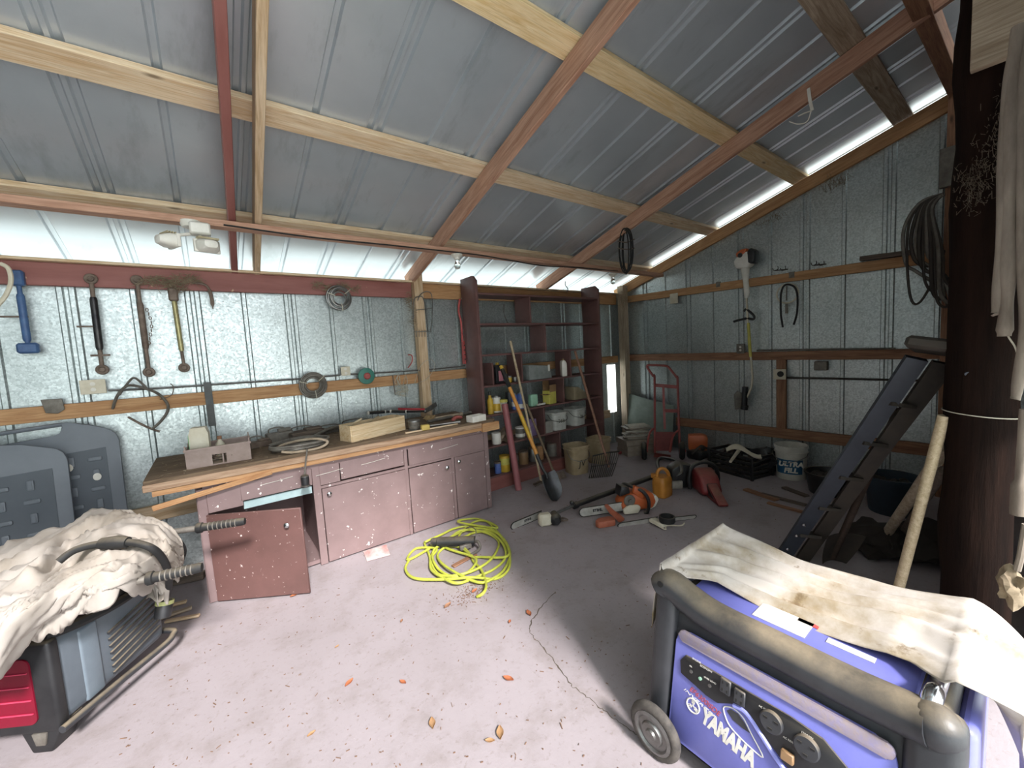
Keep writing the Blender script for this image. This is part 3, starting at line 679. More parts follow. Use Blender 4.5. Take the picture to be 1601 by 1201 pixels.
m = MB(); m.cyl(bk(614, 587, 4.08), bk(618, 617, 4.06), .006, seg=6); m.build('rusty_pin', m_rust, q)
m = MB(); m.tube(cat([bk(x, y, 4.02) for x, y in ((648, 600), (658, 572), (672, 562), (680, 572), (668, 592), (650, 600))], 6), .0025, 5); tag(m.build('wire_loop', m_string, loc=bk(660, 580, 4.02)), 'thin pale wire loop over the girt right of the wall post', 'wire')
m = MB(); m.tube(cat([bk(0, 412, 3.95), bk(13, 420, 3.95), bk(17, 440, 3.95), bk(9, 462, 3.95), bk(-6, 480, 3.95)], 6), .012, 8); tag(m.build('white_hose', m_cream, loc=bk(10, 440, 3.95)), 'pale hose loop at the left edge beside the blue link', 'hose')
# floodlight on the ledger
q = root('floodlight', 'white twin-head floodlight with a motion sensor on the ledger board', 'floodlight', (.02, 3.385, 2.533))
c = V((.02, 3.33, 2.52))
o0 = bk(298, 352, 3.34)
m = MB(); m.lathe([(.055, .02), (.055, .0), (.048, -.02)], MX.Translation(o0 + V((0, .02, .01))), 20); m.box(tuple(o0 + V((.045, -.03, -.03))), (.11, .09, .075), bev=.01); m.build('housing', m_wht, q)
m_ltglass = paint('lamp_glass', '8fb0a8', '7c9c94', .15)
m_lou = paint('cooling_fins', 'b5a98a', '94886a', .6)
def head(c, dirv, w):
    c = V(c); f = axes(c, V(dirv).cross(V((0, 0, 1))), V((0, 0, 1)))
    m = MB(); 
    m.prism([(-w / 2, -.04), (w / 2, -.04), (w / 2, .04), (-w / 2, .04)], .02, f @ MX.Translation((0, 0, .03)), .004); m.lathe([(.055, .02), (.052, -.01), (.03, -.055), (.01, -.06)], f, 18, sx=1.15, sy=.75, sq=4); h_ = m.build('lamp_head', m_wht, q)
    m = MB(); m.box((0, 0, .041), (w - .022, .062, .004), f); m.build('lens', m_ltglass, h_)
    m = MB(); [m.box((0, .043, .024 - .014 * k), (w * .8, .012, .004), f) for k in range(4)]; m.build('fins', m_lou, h_)
    m = MB(); m.tube([c + V((0, .02, .03)), o0 + V((.02, 0, -.05))], .010, 8); m.ball(o0 + V((.02, 0, -.055)), .016); m.build('swivel', m_wht, h_)
head(bk(263, 376, 3.28), (-.75, -.35, -.55), .13); head(bk(326, 384, 3.24), (.25, -.9, -.25), .14)
# bulbs
def bulb(px, py, label):
    c = gnd(px, py, 2.533); q = root('light_bulb', label, 'light bulb', c, 'bare bulbs under the ledger board')
    m = MB(); m.lathe([(.055, 0), (.055, -.012), (.030, -.03), (.026, -.05)], MX.Translation(c), 22); m.build('lamp_holder', m_wht, q)
    m = MB(); m.lathe([(.014, -.05), (.016, -.065), (.028, -.09), (.032, -.11), (.024, -.13), (0, -.138)], MX.Translation(c), 20); m.build('bulb', m_bulb, q)
m_bulb = glass('bulb_glass', 'e8f0ec', .05)
bulb(714, 398, 'bare bulb in a white holder on the ledger beside the middle rafter'); bulb(958, 428, 'bare bulb in a white holder under the ledger close to the far corner')
m = MB(); m.tube(cat([(.18, 3.335, 2.545), (.7, 3.34, 2.53), (1.3, 3.338, 2.536), (1.93, 3.34, 2.54), (2.3, 3.335, 2.535), (3, 3.33, 2.50), (3.6, 3.34, 2.525), (4.35, 3.345, 2.54)], 8), .006, 6); tag(m.build('lamp_cable', m_rub, loc=(2, 3.34, 2.53)), 'dark cable running along the ledger board between the floodlight and bulbs', 'cable')
m = MB(); m.tube(cat([bk(884, 440, 3.95), bk(884, 446, 3.95), bk(888, 452, 3.95), bk(886, 458, 3.95)], 4), .006, 6); tag(m.build('wire_twist', m_rust, loc=bk(886, 448, 3.95)), 'short twisted wire hanging in the bright eave above the bookcase', 'wire')
# coil under rafter B and plastic strip
q = root('wire_coil', 'black oval coil of wire hanging from the rafter near the far corner', 'wire coil', (3.71, 2.70, 2.80))
m = MB(); c = sd(979, 392, 3.70)
for k in range(5):
    rnd = random.Random(k + 20); m.torus(MX.Translation(c + V((.006 * k, rnd.uniform(-.02, .02), rnd.uniform(-.012, .012)))) @ MX.Rotation(R(70 + rnd.uniform(-14, 14)), 4, 'Z') @ MX.Rotation(R(90), 4, 'X'), .115, .007, 28, 6, .82, 1.95 + rnd.uniform(-.1, .1))
m.build('strands', m_rub, q)
m = MB(); m.tube(cat([sd(966, 377, 3.70), sd(980, 379, 3.69), sd(992, 374, 3.70)], 5), .006, 6); m.tube(cat([sd(966, 388, 3.70), sd(980, 390, 3.69), sd(992, 388, 3.70)], 5), .006, 6); m.build('binding', m_rust, q)
q = root('plastic_strip', 'white bent plastic strip dangling under the rafter at the upper right', 'plastic strip', (3.70, 1.05, 3.30))
S_ = lambda x, y: sd(x, y, 3.69)
m = MB(); m.tube([S_(1264, 138), S_(1266, 155), S_(1270, 173)], .012, 6, flat=.25); m.tube([S_(1270, 173), S_(1258, 177), S_(1248, 182)], .010, 6, flat=.3); m.tube(cat([S_(1268, 174), S_(1262, 190), S_(1248, 194), S_(1234, 190)], 5), .004, 6); m.build('strip', m_wht, q)
# ---------------------------------------------------------------- bookcase
YB, YK = 3.72, 4.03
ym, dp = (YB + YK) / 2, YK - YB
bc = root('bookcase', 'tall maroon open bookcase with staggered dividers in the far corner', 'bookcase', (3.4, ym, 0))
def side_board(x, zt):
    m = MB(); m.prism([(-dp / 2, 0), (dp / 2, 0), (dp / 2, zt), (dp / 2 - .19, zt), (-dp / 2 + .06, zt - .0), (-dp / 2, zt - .06)], .032, MX(((0, 0, 1, x), (1, 0, 0, ym), (0, 1, 0, 0), (0, 0, 0, 1))), .003); m.build('side_board', m_shelf, bc)
side_board(2.405, 2.43); side_board(4.405, 2.42)
SH = [2.245, 1.91, 1.565, 1.215, .88, .52, .175]
for k, z in enumerate(SH):
    x0, x1 = (2.42, 4.39)
    m = MB(); m.box(((x0 + x1) / 2, ym, z - .011), (x1 - x0, dp - .01, .022), bev=.002); m.build('shelf', m_shelf, bc)
for x, a, b in ((3.16, 1, 0), (3.385, 2, 1), (2.985, 3, 2), (3.81, 3, 2), (3.66, 4, 3), (3.30, 5, 4), (3.55, 6, 5), (2.56, 3, 2)):
    z0, z1 = SH[a], SH[b] - .022
    if x == 2.56: z1 = z0 + .25
    m = MB(); m.box((x, ym, (z0 + z1) / 2), (.022, dp - .02, z1 - z0), bev=.002); m.build('divider', m_shelf, bc)
m = MB(); m.box((3.4, YB + .03, .075), (1.97, .022, .15)); m.build('toe_board', m_redpaint, bc)
def can(px, z, y, r, h, mat, nm, label, cat_, lid=None, cap=None, capm=None, band=None, bandm=None, sq=0, neck=None):
    x = bk(px, 600, y).x; c = V((x, y, z + .0005)); q = root(nm, label, cat_, c); Mx_ = MX.Translation(c)
    m = MB()
    if neck: prof = [(r * .95, 0), (r, .006), (r, h * .72), (r * .5, h * .86), (neck, h * .9), (neck, h)]
    else: prof = [(r * .96, 0), (r, .004), (r, h - .004), (r * .97, h), (0, h)]
    m.lathe(prof, Mx_, 22, sq=sq); m.build('body', mat, q)
    if cap: m = MB(); m.lathe([((neck or r) * 1.15, h - .004), ((neck or r) * 1.15, h + cap), ((neck or r) * .9, h + cap + .004), (0, h + cap + .004)], Mx_, 16); m.build('cap', capm, q)
    if lid: m = MB(); m.lathe([(r * 1.04, h - .012), (r * 1.04, h + .004), (r * .9, h + .006), (r * .88, h + .001), (0, h + .001)], Mx_, 22); m.build('lid', lid, q)
    if band: m = MB(); m.lathe([(r * 1.012, h * band[0]), (r * 1.012, h * band[1])], Mx_, 22, cap=False, sq=sq); m.build('paper_label', bandm, q)
    return q
P_ = lambda n, a, b=None, **k: paint('item_' + n, a, b, .5, **k)
m_yb = P_('yellow', 'd9b23c', 'b9922c'); m_ly = P_('pale_yellow', 'd8cf6a', 'b5ab4c'); m_bl = P_('blue', '5f77b8', '495f9c'); m_mint = P_('mint', 'a5d0b2', '88b497'); m_pink = P_('pink', 'd8909a', 'c57a86'); m_lav = P_('lavender', '8f7ba0', '746285')
z5 = SH[4]
can(764.5, z5, 3.80, .035, .22, m_yb, 'oil_bottle', 'yellow bottle with a black cap against the bookcase side on the shelf', 'bottle', cap=.035, capm=m_blk, neck=.018)
can(774, z5, 3.84, .055, .19, m_wht, 'paint_can', 'white and yellow can behind the small white jar on the middle shelf', 'can', band=(.1, .55), bandm=m_yb, lid=m_steel)
can(785.5, z5, 3.78, .042, .12, m_wht, 'white_jar', 'small white jar with a yellow lid at the shelf front', 'jar', cap=.025, capm=m_ly)
can(795, z5, 3.9, .05, .21, m_blk, 'black_can', 'tall black can at the back of the middle shelf', 'can')
can(803, z5, 3.83, .042, .19, m_bl, 'spray_can', 'blue and white can left of the orange shovel handle', 'can', band=(.2, .5), bandm=m_wht, lid=m_steel)
can(812.5, z5, 3.80, .040, .20, m_bl, 'spray_can', 'blue and white can right of the orange shovel handle', 'can', band=(.05, .3), bandm=m_wht, lid=m_steel)
c = V((bk(832, 600, 3.82).x, 3.82, z5)); m = MB(); m.prism([(-.055, -.04), (.055, -.04), (.055, .04), (-.055, .04)], .15, MX.Translation(c + V((0, 0, .076))), .018, 3); tag(m.build('mint_tub', m_mint, loc=c), 'mint green plastic tub in the middle of the shelf', 'tub')
c = V((bk(858, 600, 3.82).x, 3.82, z5)); q = root('open_carton', 'open yellow carton with brown flaps on the middle shelf', 'carton', c, rz=R(12))
m = MB(); m.box((0, 0, .085), (.15, .11, .17), WM[q.name], .003); m.build('body', m_ly, q)
m_kraft = P_('kraft', '9a7a58', '846646')
for a, s in (((-.115, -.02, .13), (.09, .10, .006)), ((0, -.06, .20), (.14, .006, .09)), ((.0, .05, .235), (.13, .006, .13))):
    m = MB(); m.box(a, s, WM[q.name]); m.build('flap', m_kraft, q)
c = V((bk(845, 600, 3.77).x, 3.77, z5)); m = MB(); [m.ball(c + V((.035 * k - .05, .01 * (k % 2), .018)), .02, (1.5, 1, .8), sub=1, rough=.5, seed=k) for k in range(4)]; o = tag(m.build('crumpled_wrappers', m_wht, loc=c), 'small crumpled white wrappers beside the yellow carton', 'wrappers'); o['kind'] = 'stuff'
c = V((bk(902, 600, 3.83).x, 3.83, z5)); m = MB(); m.prism([(-.15, 0), (.15, 0), (.17, .03), (-.06, .17), (-.16, .18)], .18, axes(c, (1, 0, 0), (0, 0, 1)), .01); tag(m.build('paper_bag', P_('bag', '97896f', '7c6f58', bump=.5), loc=c), 'dusty crumpled brown bag at the right of the middle shelf', 'bag')
z4 = SH[3]
c = V((bk(779, 600, 3.84).x, 3.84, z4)); q = root('oil_jug', 'black oil jug with a pink paper label on the upper shelf', 'jug', c)
m = MB(); m.prism([(-.055, 0), (.055, 0), (.055, .17), (.02, .22), (-.03, .22), (-.055, .20)], .09, axes(c, (1, 0, 0), (0, 0, 1)), .01); m.build('body', m_blk, q)
m = MB(); m.box(tuple(c + V((.012, -.046, .09))), (.06, .003, .12)); m.build('paper_label', m_pink, q)
m = MB(); m.lathe([(.02, .215), (.02, .245), (0, .245)], MX.Translation(c), 14); m.build('cap', m_yb, q)
for k, (px, lb, r, h, mt) in enumerate(((797, 'small glass jar left of the maroon divider on the upper shelf', .03, .07, m_yb), (805.5, 'small dull tin right of the shovel grip on the upper shelf', .035, .05, m_steel), (810, 'tiny pale pot by the divider on the upper shelf', .02, .04, m_wht))):
    can(px, z4, 3.82, r, h, mt, 'small_tin', lb, 'tin', lid=m_steel)
c = V((bk(840, 600, 3.83).x, 3.83, z4)); q = root('storage_tray', 'dusty grey see-through plastic tray on the upper shelf', 'tray', c)
m = MB(); m.prism([(-.19, 0), (.19, 0), (.155, .16), (-.19, .19)], .16, axes(c, (1, 0, 0), (0, 0, 1)), .008); m.build('body', paint('plastic_dusty_clear', '8b8f8c', '767a77', .4, sc=20), q)
m = MB(); m.box(tuple(c + V((.135, -.083, .13))), (.03, .003, .08)); m.build('sticker', m_wht, q)
c = V((bk(882, 600, 3.78).x, 3.78, z4)); q = root('white_jug', 'narrow white jug on the upper shelf beside the dark divider', 'jug', c)
m = MB(); m.prism([(-.035, 0), (.035, 0), (.035, .17), (.012, .21), (-.02, .21), (-.035, .18)], .11, axes(c, (.75, -.4, 0), (0, 0, 1)), .012); m.build('body', m_wht, q)
m = MB(); m.lathe([(.016, .205), (.016, .23), (0, .23)], MX.Translation(c), 12); m.build('cap', m_kraft, q)
# square white buckets
def sqbucket(c, w, h, mat, label, rz, mark=None, nm='square_bucket', handle=True, grime=None):
    q = root(nm, label, 'bucket', c, rz=rz); Mr = WM[q.name]
    m = MB(); r = w / 2
    m.lathe([(r * .86, 0), (r * .88, .006), (r * .95, h * .82), (r * 1.03, h * .83), (r * 1.03, h * .88), (r * .97, h * .885), (r * .98, h * .95), (r * 1.06, h * .955), (r * 1.06, h), (r * .97, h), (r * .90, h * .5), (r * .86, .015), (0, .015)], Mr @ MX.Rotation(R(0), 4, 'Z'), 40, sq=5); m.build('tub', mat, q)
    if handle:
        m = MB(); m.tube(cat([Mr @ V((-r * 1.02, 0, h * .86)), Mr @ V((-r * 1.05, -r * .7, h * .62)), Mr @ V((-r * .3, -r * 1.12, h * .50)), Mr @ V((r * .6, -r * 1.12, h * .56)), Mr @ V((r * 1.05, -r * .6, h * .7)), Mr @ V((r * 1.02, 0, h * .86))], 6), .0035, 6); m.build('wire_handle', m_steel, q)
    return q
m_pail = paint('plastic_pail_grey', 'd3d3cc', 'b3b3aa', .45, sc=12, dust=.3); m_pailt = paint('plastic_pail_tan', 'b5a183', '93805f', .6, sc=7, chips='6d5c45', chsc=12, cht=.68, dust=.4)
z6 = SH[5]
sqbucket((bk(866, 600, 3.86).x, 3.86, z6), .25, .235, m_pail, 'left square white pail with a wire handle on the lower shelf', R(-6))
sqbucket((bk(896, 600, 3.87).x, 3.87, z6), .25, .235, m_pail, 'right square white pail with a wire handle on the lower shelf', R(5))
for q, tx in ((bpy.data.objects['square_bucket'], '26B'), (bpy.data.objects['square_bucket.001'], '26')):
    text('printed_mark', tx, .07, WM[q.name] @ axes((.0, -.1275, .12), (1, 0, 0), (0, 0, 1)), m_iron, q)
c = V((bk(846, 600, 3.84).x, 3.84, z6)); m = MB(); m.box((0, 0, .075), (.15, .2, .15), MX.Translation(c), .004); tag(m.build('grey_carton', P_('grey_card', '98968e', '7f7d76'), loc=c), 'plain grey box left of the two white pails', 'box')
c = V((bk(824, 600, 3.84).x, 3.84, z6)); m = MB(); m.prism([(-.06, 0), (.06, 0), (.055, .21), (-.055, .22)], .15, axes(c, (1, 0, 0), (0, 0, 1)), .004); tag(m.build('detergent_box', m_lav, loc=c), 'lavender box behind the shovel handles on the lower shelf', 'box')
can(809, z6, 3.82, .06, .13, m_iron, 'paint_can', 'grey can with a white lid between the red pole and shovel', 'can', lid=m_wht, band=(.15, .45), bandm=m_wht)
can(770.5, z6, 3.80, .055, .13, m_wht, 'paint_can', 'pale can at the left end of the lower shelf', 'can')
c = V((bk(784, 600, 3.82).x, 3.82, z6)); m = MB(); m.ball(c + V((0, 0, .075)), .085, (1.2, 1, .85), sub=3, rough=.7, seed=9); tag(m.build('rag_bundle', P_('rag', '8f7d6a', '6d5d4c', bump=.5), loc=c), 'bundle of dirty rags beside the pale can', 'rags')
z7 = SH[6]
can(781.5, z7, 3.79, .062, .19, m_yb, 'yellow_can', 'open yellow can with a pale label at the bottom shelf left', 'can', band=(.45, .85), bandm=m_ly)
can(770, z7, 3.79, .04, .13, m_bl, 'dark_jar', 'small dark jar left of the yellow can on the bottom shelf', 'jar', lid=m_rust)
for k, (px, lb, r, h, mt) in enumerate(((796, 'dull tin behind the red pole on the bottom shelf', .06, .15, m_iron), (812, 'brown jar right of the red pole on the bottom shelf', .06, .16, m_kraft), (827, 'glass jar with a rusty lid behind the shovel socket', .055, .17, m_steel), (838, 'orange-labelled tin in the middle of the bottom shelf', .05, .19, m_org), (858, 'old grey pot at the right of the bottom shelf', .07, .17, m_iron))):
    can(px, z7, 3.86, r, h, mt, 'storage_jar', lb, 'jar', lid=m_rust)
# small odds on the top shelf
m = MB(); m.tube(cat([V((2.86, 3.80, SH[1] + .004)), V((2.85, 3.86, SH[1] + .16)), V((2.90, 3.9, SH[1] + .24)), V((2.93, 3.95, SH[1] + .1)), V((2.95, 3.9, SH[1] + .01))], 6), .004, 6); tag(m.build('bent_wire', m_steel, loc=(2.86, 3.8, SH[1])), 'bent thin wire standing on the top shelf', 'wire')
# ---------------------------------------------------------------- long tools leaning on the bookcase
def shaft(m, a, b, r, n=10, bow=0):
    a, b = V(a), V(b); pts = [a.lerp(b, k / n) + V((0, 0, bow * math.sin(math.pi * k / n))) for k in range(n + 1)]; m.tube(pts, r, 12); return m
T = gnd(869, 784, .004); H = bk(783, 572, 3.67); d = H - T
q = root('shovel', 'long shovel with an orange and black handle leaning on the bookcase', 'shovel', T)
P = lambda u: T + d * u
fr = frame(T, H, (0, -.4, 1))
Lh = d.length
def blade(u, v):
    l = u * .30; w = .115 * (1 - (1 - min(1, u * 1.9)) ** 2.2) ** .5 * (1 if u < .8 else 1 - .12 * (u - .8) / .2) if u > 0 else .004
    w = max(w, .004); y = (v - .5) * 2 * w
    return fr @ V((l, y, .016 + .055 * (y / .115) ** 2 - .02 * math.sin(u * math.pi) + .0))
m = MB(); m.grid(blade, 14, 12, .004); m.build('blade', paint('steel_dark_blade', '55565a', '43423f', .4, .7), q)
m = MB(); m.tube([fr @ V((.24, 0, .012)), fr @ V((.30, 0, .02)), fr @ V((.34, 0, .004)), P(.24), P(.33)], [.012, .016, .018, .02, .021], 12); m.build('socket', m_blk, q)
m = MB(); shaft(m, P(.33), P(.83), .021); m.build('handle', m_ora, q)
m = MB(); m.tube([P(.45), P(.46), P(.60), P(.61)], [.022, .0225, .0225, .022], 12); m.build('sleeve', m_yb, q)
m = MB(); m.tube([P(.83), P(.85), P(.97), P(.975)], [.021, .025, .024, .02], 12); g_ = m.build('grip', m_rub, q)
m = MB(); m.tube([P(.975), P(1.0)], .02, 12); m.build('grip_tip', m_yb, g_)
def pole_tool(nm, label, cat_, top, bot, r, mat):
    q = root(nm, label, cat_, bot); m = MB(); shaft(m, bot, top, r); m.build('handle', mat, q); return q
q = pole_tool('rake', 'pale slim handle crossing behind the orange shovel', 'rake', bk(798, 533, 3.68), gnd(846, 752, .03), .014, m_stick)
b_ = gnd(846, 752, .03); m = MB(); m.bar(b_ + V((-.14, -.03, 0)), b_ + V((.14, .03, 0)), .02, .016)
[m.bar(b_ + V((-.13 + .026 * k, -.028 + .0056 * k, 0)), b_ + V((-.13 + .026 * k, -.05 + .0056 * k, -.029)), .006, .006) for k in range(11)]; m.build('rake_head', m_rust, q)
q = pole_tool('hoe', 'grey-brown hoe handle leaning right of the pale one', 'hoe', bk(823, 632, 3.68), gnd(868, 744, .03), .015, m_stick2)
b_ = gnd(869, 746, .03); m = MB(); m.prism([(-.08, -.03), (.08, -.03), (.07, .06), (-.07, .06)], .005, axes(b_ + V((.03, -.05, .01)), (1, -.2, 0), (.1, .5, .7))); m.build('blade', m_rust, q)
m = MB(); a, b = gnd(811, 766, .0), bk(789, 632, 3.69); m.tube([a, b], .038, 18); m.tube([b, b + (b - a) * .004], [.038, .03], 18)
tag(m.build('red_pole', paint('paint_dusty_red', 'a8686a', '8f5456', .55, sc=6, streak=(3, 3, 1)), loc=a), 'thick dusty-red pole leaning on the left of the bookcase', 'pole')
# silage fork
A1, A2 = gnd(921, 748, .006), gnd(956, 745, .006); B1, B2 = gnd(927, 713, .27), gnd(968, 706, .27)
q = root('manure_fork', 'wide black many-tined fork standing before the tan pails', 'fork', A1.lerp(A2, .5))
m = MB()
for k in range(13):
    t_ = k / 12; a, b = A1.lerp(A2, t_), B1.lerp(B2, t_); nn = V((-.5, -.6, .3)) * .05
    m.tube(cat([a, a.lerp(b, .35) + nn * .9, a.lerp(b, .75) + nn, b], 5), .0048, 6)
m.build('tines', m_rub, q)
m = MB(); m.tube([B1, B1.lerp(B2, .5) + V((0, 0, .012)), B2], .009, 8); m.tube([A1.lerp(B1, .5) + V((-.03, -.036, .02)), A2.lerp(B2, .5) + V((-.03, -.036, .02))], .005, 6); m.build('crossbar', m_rub, q)
m = MB(); Hh = bk(899, 549, 3.69); b0 = B1.lerp(B2, .45); shaft(m, b0 - (Hh - b0) * .12, Hh, .017); m.build('handle', wood('wood_handle_red', '9c7560', '7c5947', .65, 1.5, knots=False), q)
# tan pails
sqbucket(gnd(902, 738), .27, .36, m_pailt, 'front tan-stained square pail with black scrawled letters', R(-14), nm='tan_pail'); pa = bpy.data.objects['tan_pail']
text('scrawled_letters', 'JV', .11, WM[pa.name] @ axes((.0, -.1275, .14), (1, 0, .05), (0, .06, 1)), m_rub, pa, shear=.2)
sqbucket(gnd(937, 722), .27, .34, m_pailt, 'rear tan-stained square pail behind the black fork', R(8), nm='tan_pail', handle=False)
# stack of old magazines and tile boxes
sb = gnd(976, 706)
z = 0.0
rnd = random.Random(12)
m_paper = [P_('paper_a', 'b9b1a0', '978f7f'), P_('paper_b', 'a69a8c', '87796c'), P_('paper_c', 'c4bfb4', '9f9a8f')]
sbc = V((4.86, 3.50, 0))
for k in range(3):
    q = root('tile_box', ['bottom flat carton under the old papers in the corner', 'second flat carton up under the old papers', 'topmost of the three flat cartons, directly under the old magazines'][k], 'carton', sbc + V((rnd.uniform(-.015, .015), rnd.uniform(-.015, .015), z)), 'flat cartons in the corner', rz=R(-28 + rnd.uniform(-3, 3)))
    m = MB(); m.box((0, 0, .0375), (.46, .34, .074), WM[q.name], .003); m.build('body', m_paper[1], q)
    z += .0755
for k in range(9):
    h = rnd.uniform(.014, .024); q = root('magazine', ['lowest', 'second lowest', 'third lowest', 'fourth lowest', 'middle', 'fourth from top', 'third from top', 'second from top', 'topmost'][k] + ' of the old magazines piled on the corner cartons', 'magazine', sbc + V((rnd.uniform(-.05, .05), rnd.uniform(-.04, .04), z)), 'old magazines on the corner cartons', rz=R(-28 + rnd.uniform(-20, 20)))
    m = MB(); m.box((0, 0, h / 2), (.30, .22, h - .002), WM[q.name], .002); m.build('pages', m_paper[k % 3], q)
    m = MB(); m.box((0, 0, h - .001), (.304, .224, .0018), WM[q.name]); m.build('cover', m_paper[(k + 1) % 3], q); z += h + .001
beam('red_plug', 'small red plug-like piece lying beside the corner cartons', 'plug', gnd(968, 709, .02), gnd(976, 704, .02), .04, .03, m_rd)
# ---------------------------------------------------------------- right wall
m_drk = paint('iron_dark', '3b3733', '4d453d', .6, .4)
q = root('string_trimmer', 'orange and white string trimmer hanging head-down on the right wall', 'string trimmer', sd(1165, 420, 5.30))
S_ = lambda x, y, X=5.30: sd(x, y, X)
e0 = S_(1165, 407); m_orng = paint('plastic_orange', 'c9683a', 'ab5329', .45)
m = MB(); m.prism([(-.09, -.09), (.05, -.10), (.11, -.04), (.10, .06), (.03, .10), (-.06, .07), (-.12, .0)], .13, axes(e0, (0, -1, 0), (0, 0, 1)), .03, 3); m.build('engine_housing', m_wht, q)
m = MB(); m.prism([(-.07, .03), (.02, .06), (.05, .13), (-.03, .13), (-.09, .09)], .135, axes(e0, (0, -1, 0), (0, 0, 1)), .02); m.build('top_cover', m_orng, q)
m = MB(); m.prism([(.05, -.06), (.13, -.06), (.14, .08), (.08, .13), (.04, .08)], .14, axes(e0, (0, -1, 0), (0, 0, 1)), .025, 3); m.ball(e0 + V((-.06, .03, .06)), .03); m.build('starter_cover', m_blk, q)
m = MB(); m.tube([e0 + V((0, 0, -.08)), S_(1166, 440), S_(1168, 458), S_(1167, 466)], [.05, .030, .034, .022], 12); m.build('rear_grip', m_wht, q)
m = MB(); m.tube([S_(1167, 464), S_(1169, 500), S_(1172, 540), S_(1175, 570), S_(1176.5, 590), S_(1175, 605), S_(1170, 617), S_(1164, 627)], .0125, 10); m.build('shaft', m_cream, q)
m = MB(); m.tube([S_(1170, 505), S_(1172, 540), S_(1173.5, 558)], [.016, .018, .016], 10); m.build('sleeve', m_ly, q)
hc = S_(1168, 488)
m = MB(); m.tube(cat([S_(1163, 487), S_(1167, 484), S_(1178, 493), S_(1178, 499), S_(1168, 498), S_(1158, 500), S_(1147, 503)], 5), .014, 8); m.build('loop_handle', m_blk, q)
m = MB(); m.cyl(S_(1165, 605), S_(1163, 638), .035); m.cyl(S_(1164, 634), S_(1163, 640), .045); m.build('cutting_head', m_blk, q)
m = MB(); m.prism([(-.05, -.11), (.02, -.10), (.03, .1), (-.02, .13), (-.06, .08)], .012, axes(S_(1156, 627, 5.26), (.4, -.6, 0), (0, 0, 1)), .003); m.build('guard', m_iron, q)
# wire loop with black straps
q = root('strap_harness', 'black strap pair hanging through a pale wire ring on the right wall', 'harness', sd(1231, 460, 5.38))
m = MB(); c = sd(1231, 459, 5.38); Rr = (sd(1248, 459, 5.38) - c).length; m.torus(MX.Translation(c) @ MX.Rotation(R(90), 4, 'Y'), Rr, .008, 30, 6); m.build('ring', m_cream, q)
m = MB(); m.tube(cat([sd(x, y, 5.36) for x, y in ((1224, 512), (1221, 490), (1221, 462), (1225, 448), (1233, 445), (1243, 450), (1247, 465), (1246, 490), (1241, 508))], 5), .011, 7, flat=.5); m.build('strap', m_rub, q)
m = MB(); m.tube([sd(1230, 475, 5.37), sd(1230, 490, 5.37)], .014, 8); m.tube([sd(1230, 447, 5.37), sd(1230, 470, 5.37)], .006, 6); m.build('buckle', m_iron, q)
# hooks on the top girt
for k, (px, py, lb) in enumerate(((1222, 420, 'double wire hook on the top side girt nearer the trimmer'), (1282, 412, 'double wire hook on the top side girt nearer the pole'))):
    m = MB()
    for dx in (-6, 6):
        m.tube(cat([sd(px + dx - 8, py - 1, 5.33), sd(px + dx - 6, py + 3, 5.34), sd(px + dx, py + 1, 5.40), sd(px + dx, py - 4, 5.41)], 4), .004, 6); 
    m.tube([sd(px - 10, py + 3, 5.40), sd(px + 10, py + 1, 5.40)], .006, 6)
    tag(m.build('wire_hook', m_drk, loc=sd(px, py, 5.4)), lb, 'hook')
for k, (px, py, lb) in enumerate(((1123, 445, 'small metal clip on the top side girt left of the trimmer'), (1238, 430, 'small metal clip on the top side girt above the strap ring'))):
    m = MB(); m.box((0, 0, 0), (.012, .06, .07), MX.Translation(sd(px, py, 5.40)), .003); m.box((0, .0, -.05), (.008, .09, .02), MX.Translation(sd(px, py, 5.40))); tag(m.build('metal_clip', m_iron, loc=sd(px, py, 5.4)), lb, 'clip')
outlet(sd(1056, 467, 5.42), (-1, 0, 0), 'pale blank junction cover under the top side girt', .11, .13, False)
outlet(sd(1160, 545, 5.40), (-1, 0, 0), 'grey double outlet beside the trimmer sleeve', .08, .11, True, m_iron)
q = outlet(sd(1221, 585, 5.38), (-1, 0, 0), 'round-socket power outlet on the short stud', .12, .11, False)
f = axes(sd(1220, 585, 5.33), (0, -1, 0), (0, 0, 1)); m = MB(); m.lathe([(.034, 0), (.034, .008), (.028, .009)], f @ MX.Rotation(R(180), 4, 'X'), 20); m.build('socket', m_rub, q)
m = MB(); m.tube([sd(1230, 591, 5.42), sd(1300, 592, 5.42), sd(1470, 596, 5.42)], .011, 8); tag(m.build('conduit', m_drk, loc=sd(1300, 592, 5.42)), 'dark conduit running right from the round-socket outlet', 'conduit')
m = MB(); m.tube([sd(1183, 548, 5.40), sd(1300, 546, 5.40), sd(1400, 545, 5.40)], .009, 8); tag(m.build('conduit', m_iron, loc=sd(1300, 546, 5.40)), 'pale conduit lying along the top of the middle side girt', 'conduit')
m = MB(); m.box((0, 0, 0), (.06, .12, .10), MX.Translation(sd(1284, 572, 5.41)), .006); tag(m.build('junction_box', m_iron, loc=sd(1284, 572, 5.41)), 'grey junction box under the middle side girt', 'junction box')
m = MB(); m.tube(cat([sd(x, 553 + 2.5 * math.sin(x * .33), 5.40) for x in range(1250, 1345, 4)], 2), .006, 6); tag(m.build('chain', m_rub, loc=sd(1300, 553, 5.4)), 'dark chain draped along the middle side girt', 'chain')
beam('dark_plank', 'short dark plank sitting on the top side girt near the pole', 'board', sd(1345, 405, 5.40), sd(1448, 392, 5.40), .06, .045, m_dk)
q = root('plywood_panel', 'thin grey-green board leaning in the corner behind the hand truck', 'board', (5.32, 3.6, 0))
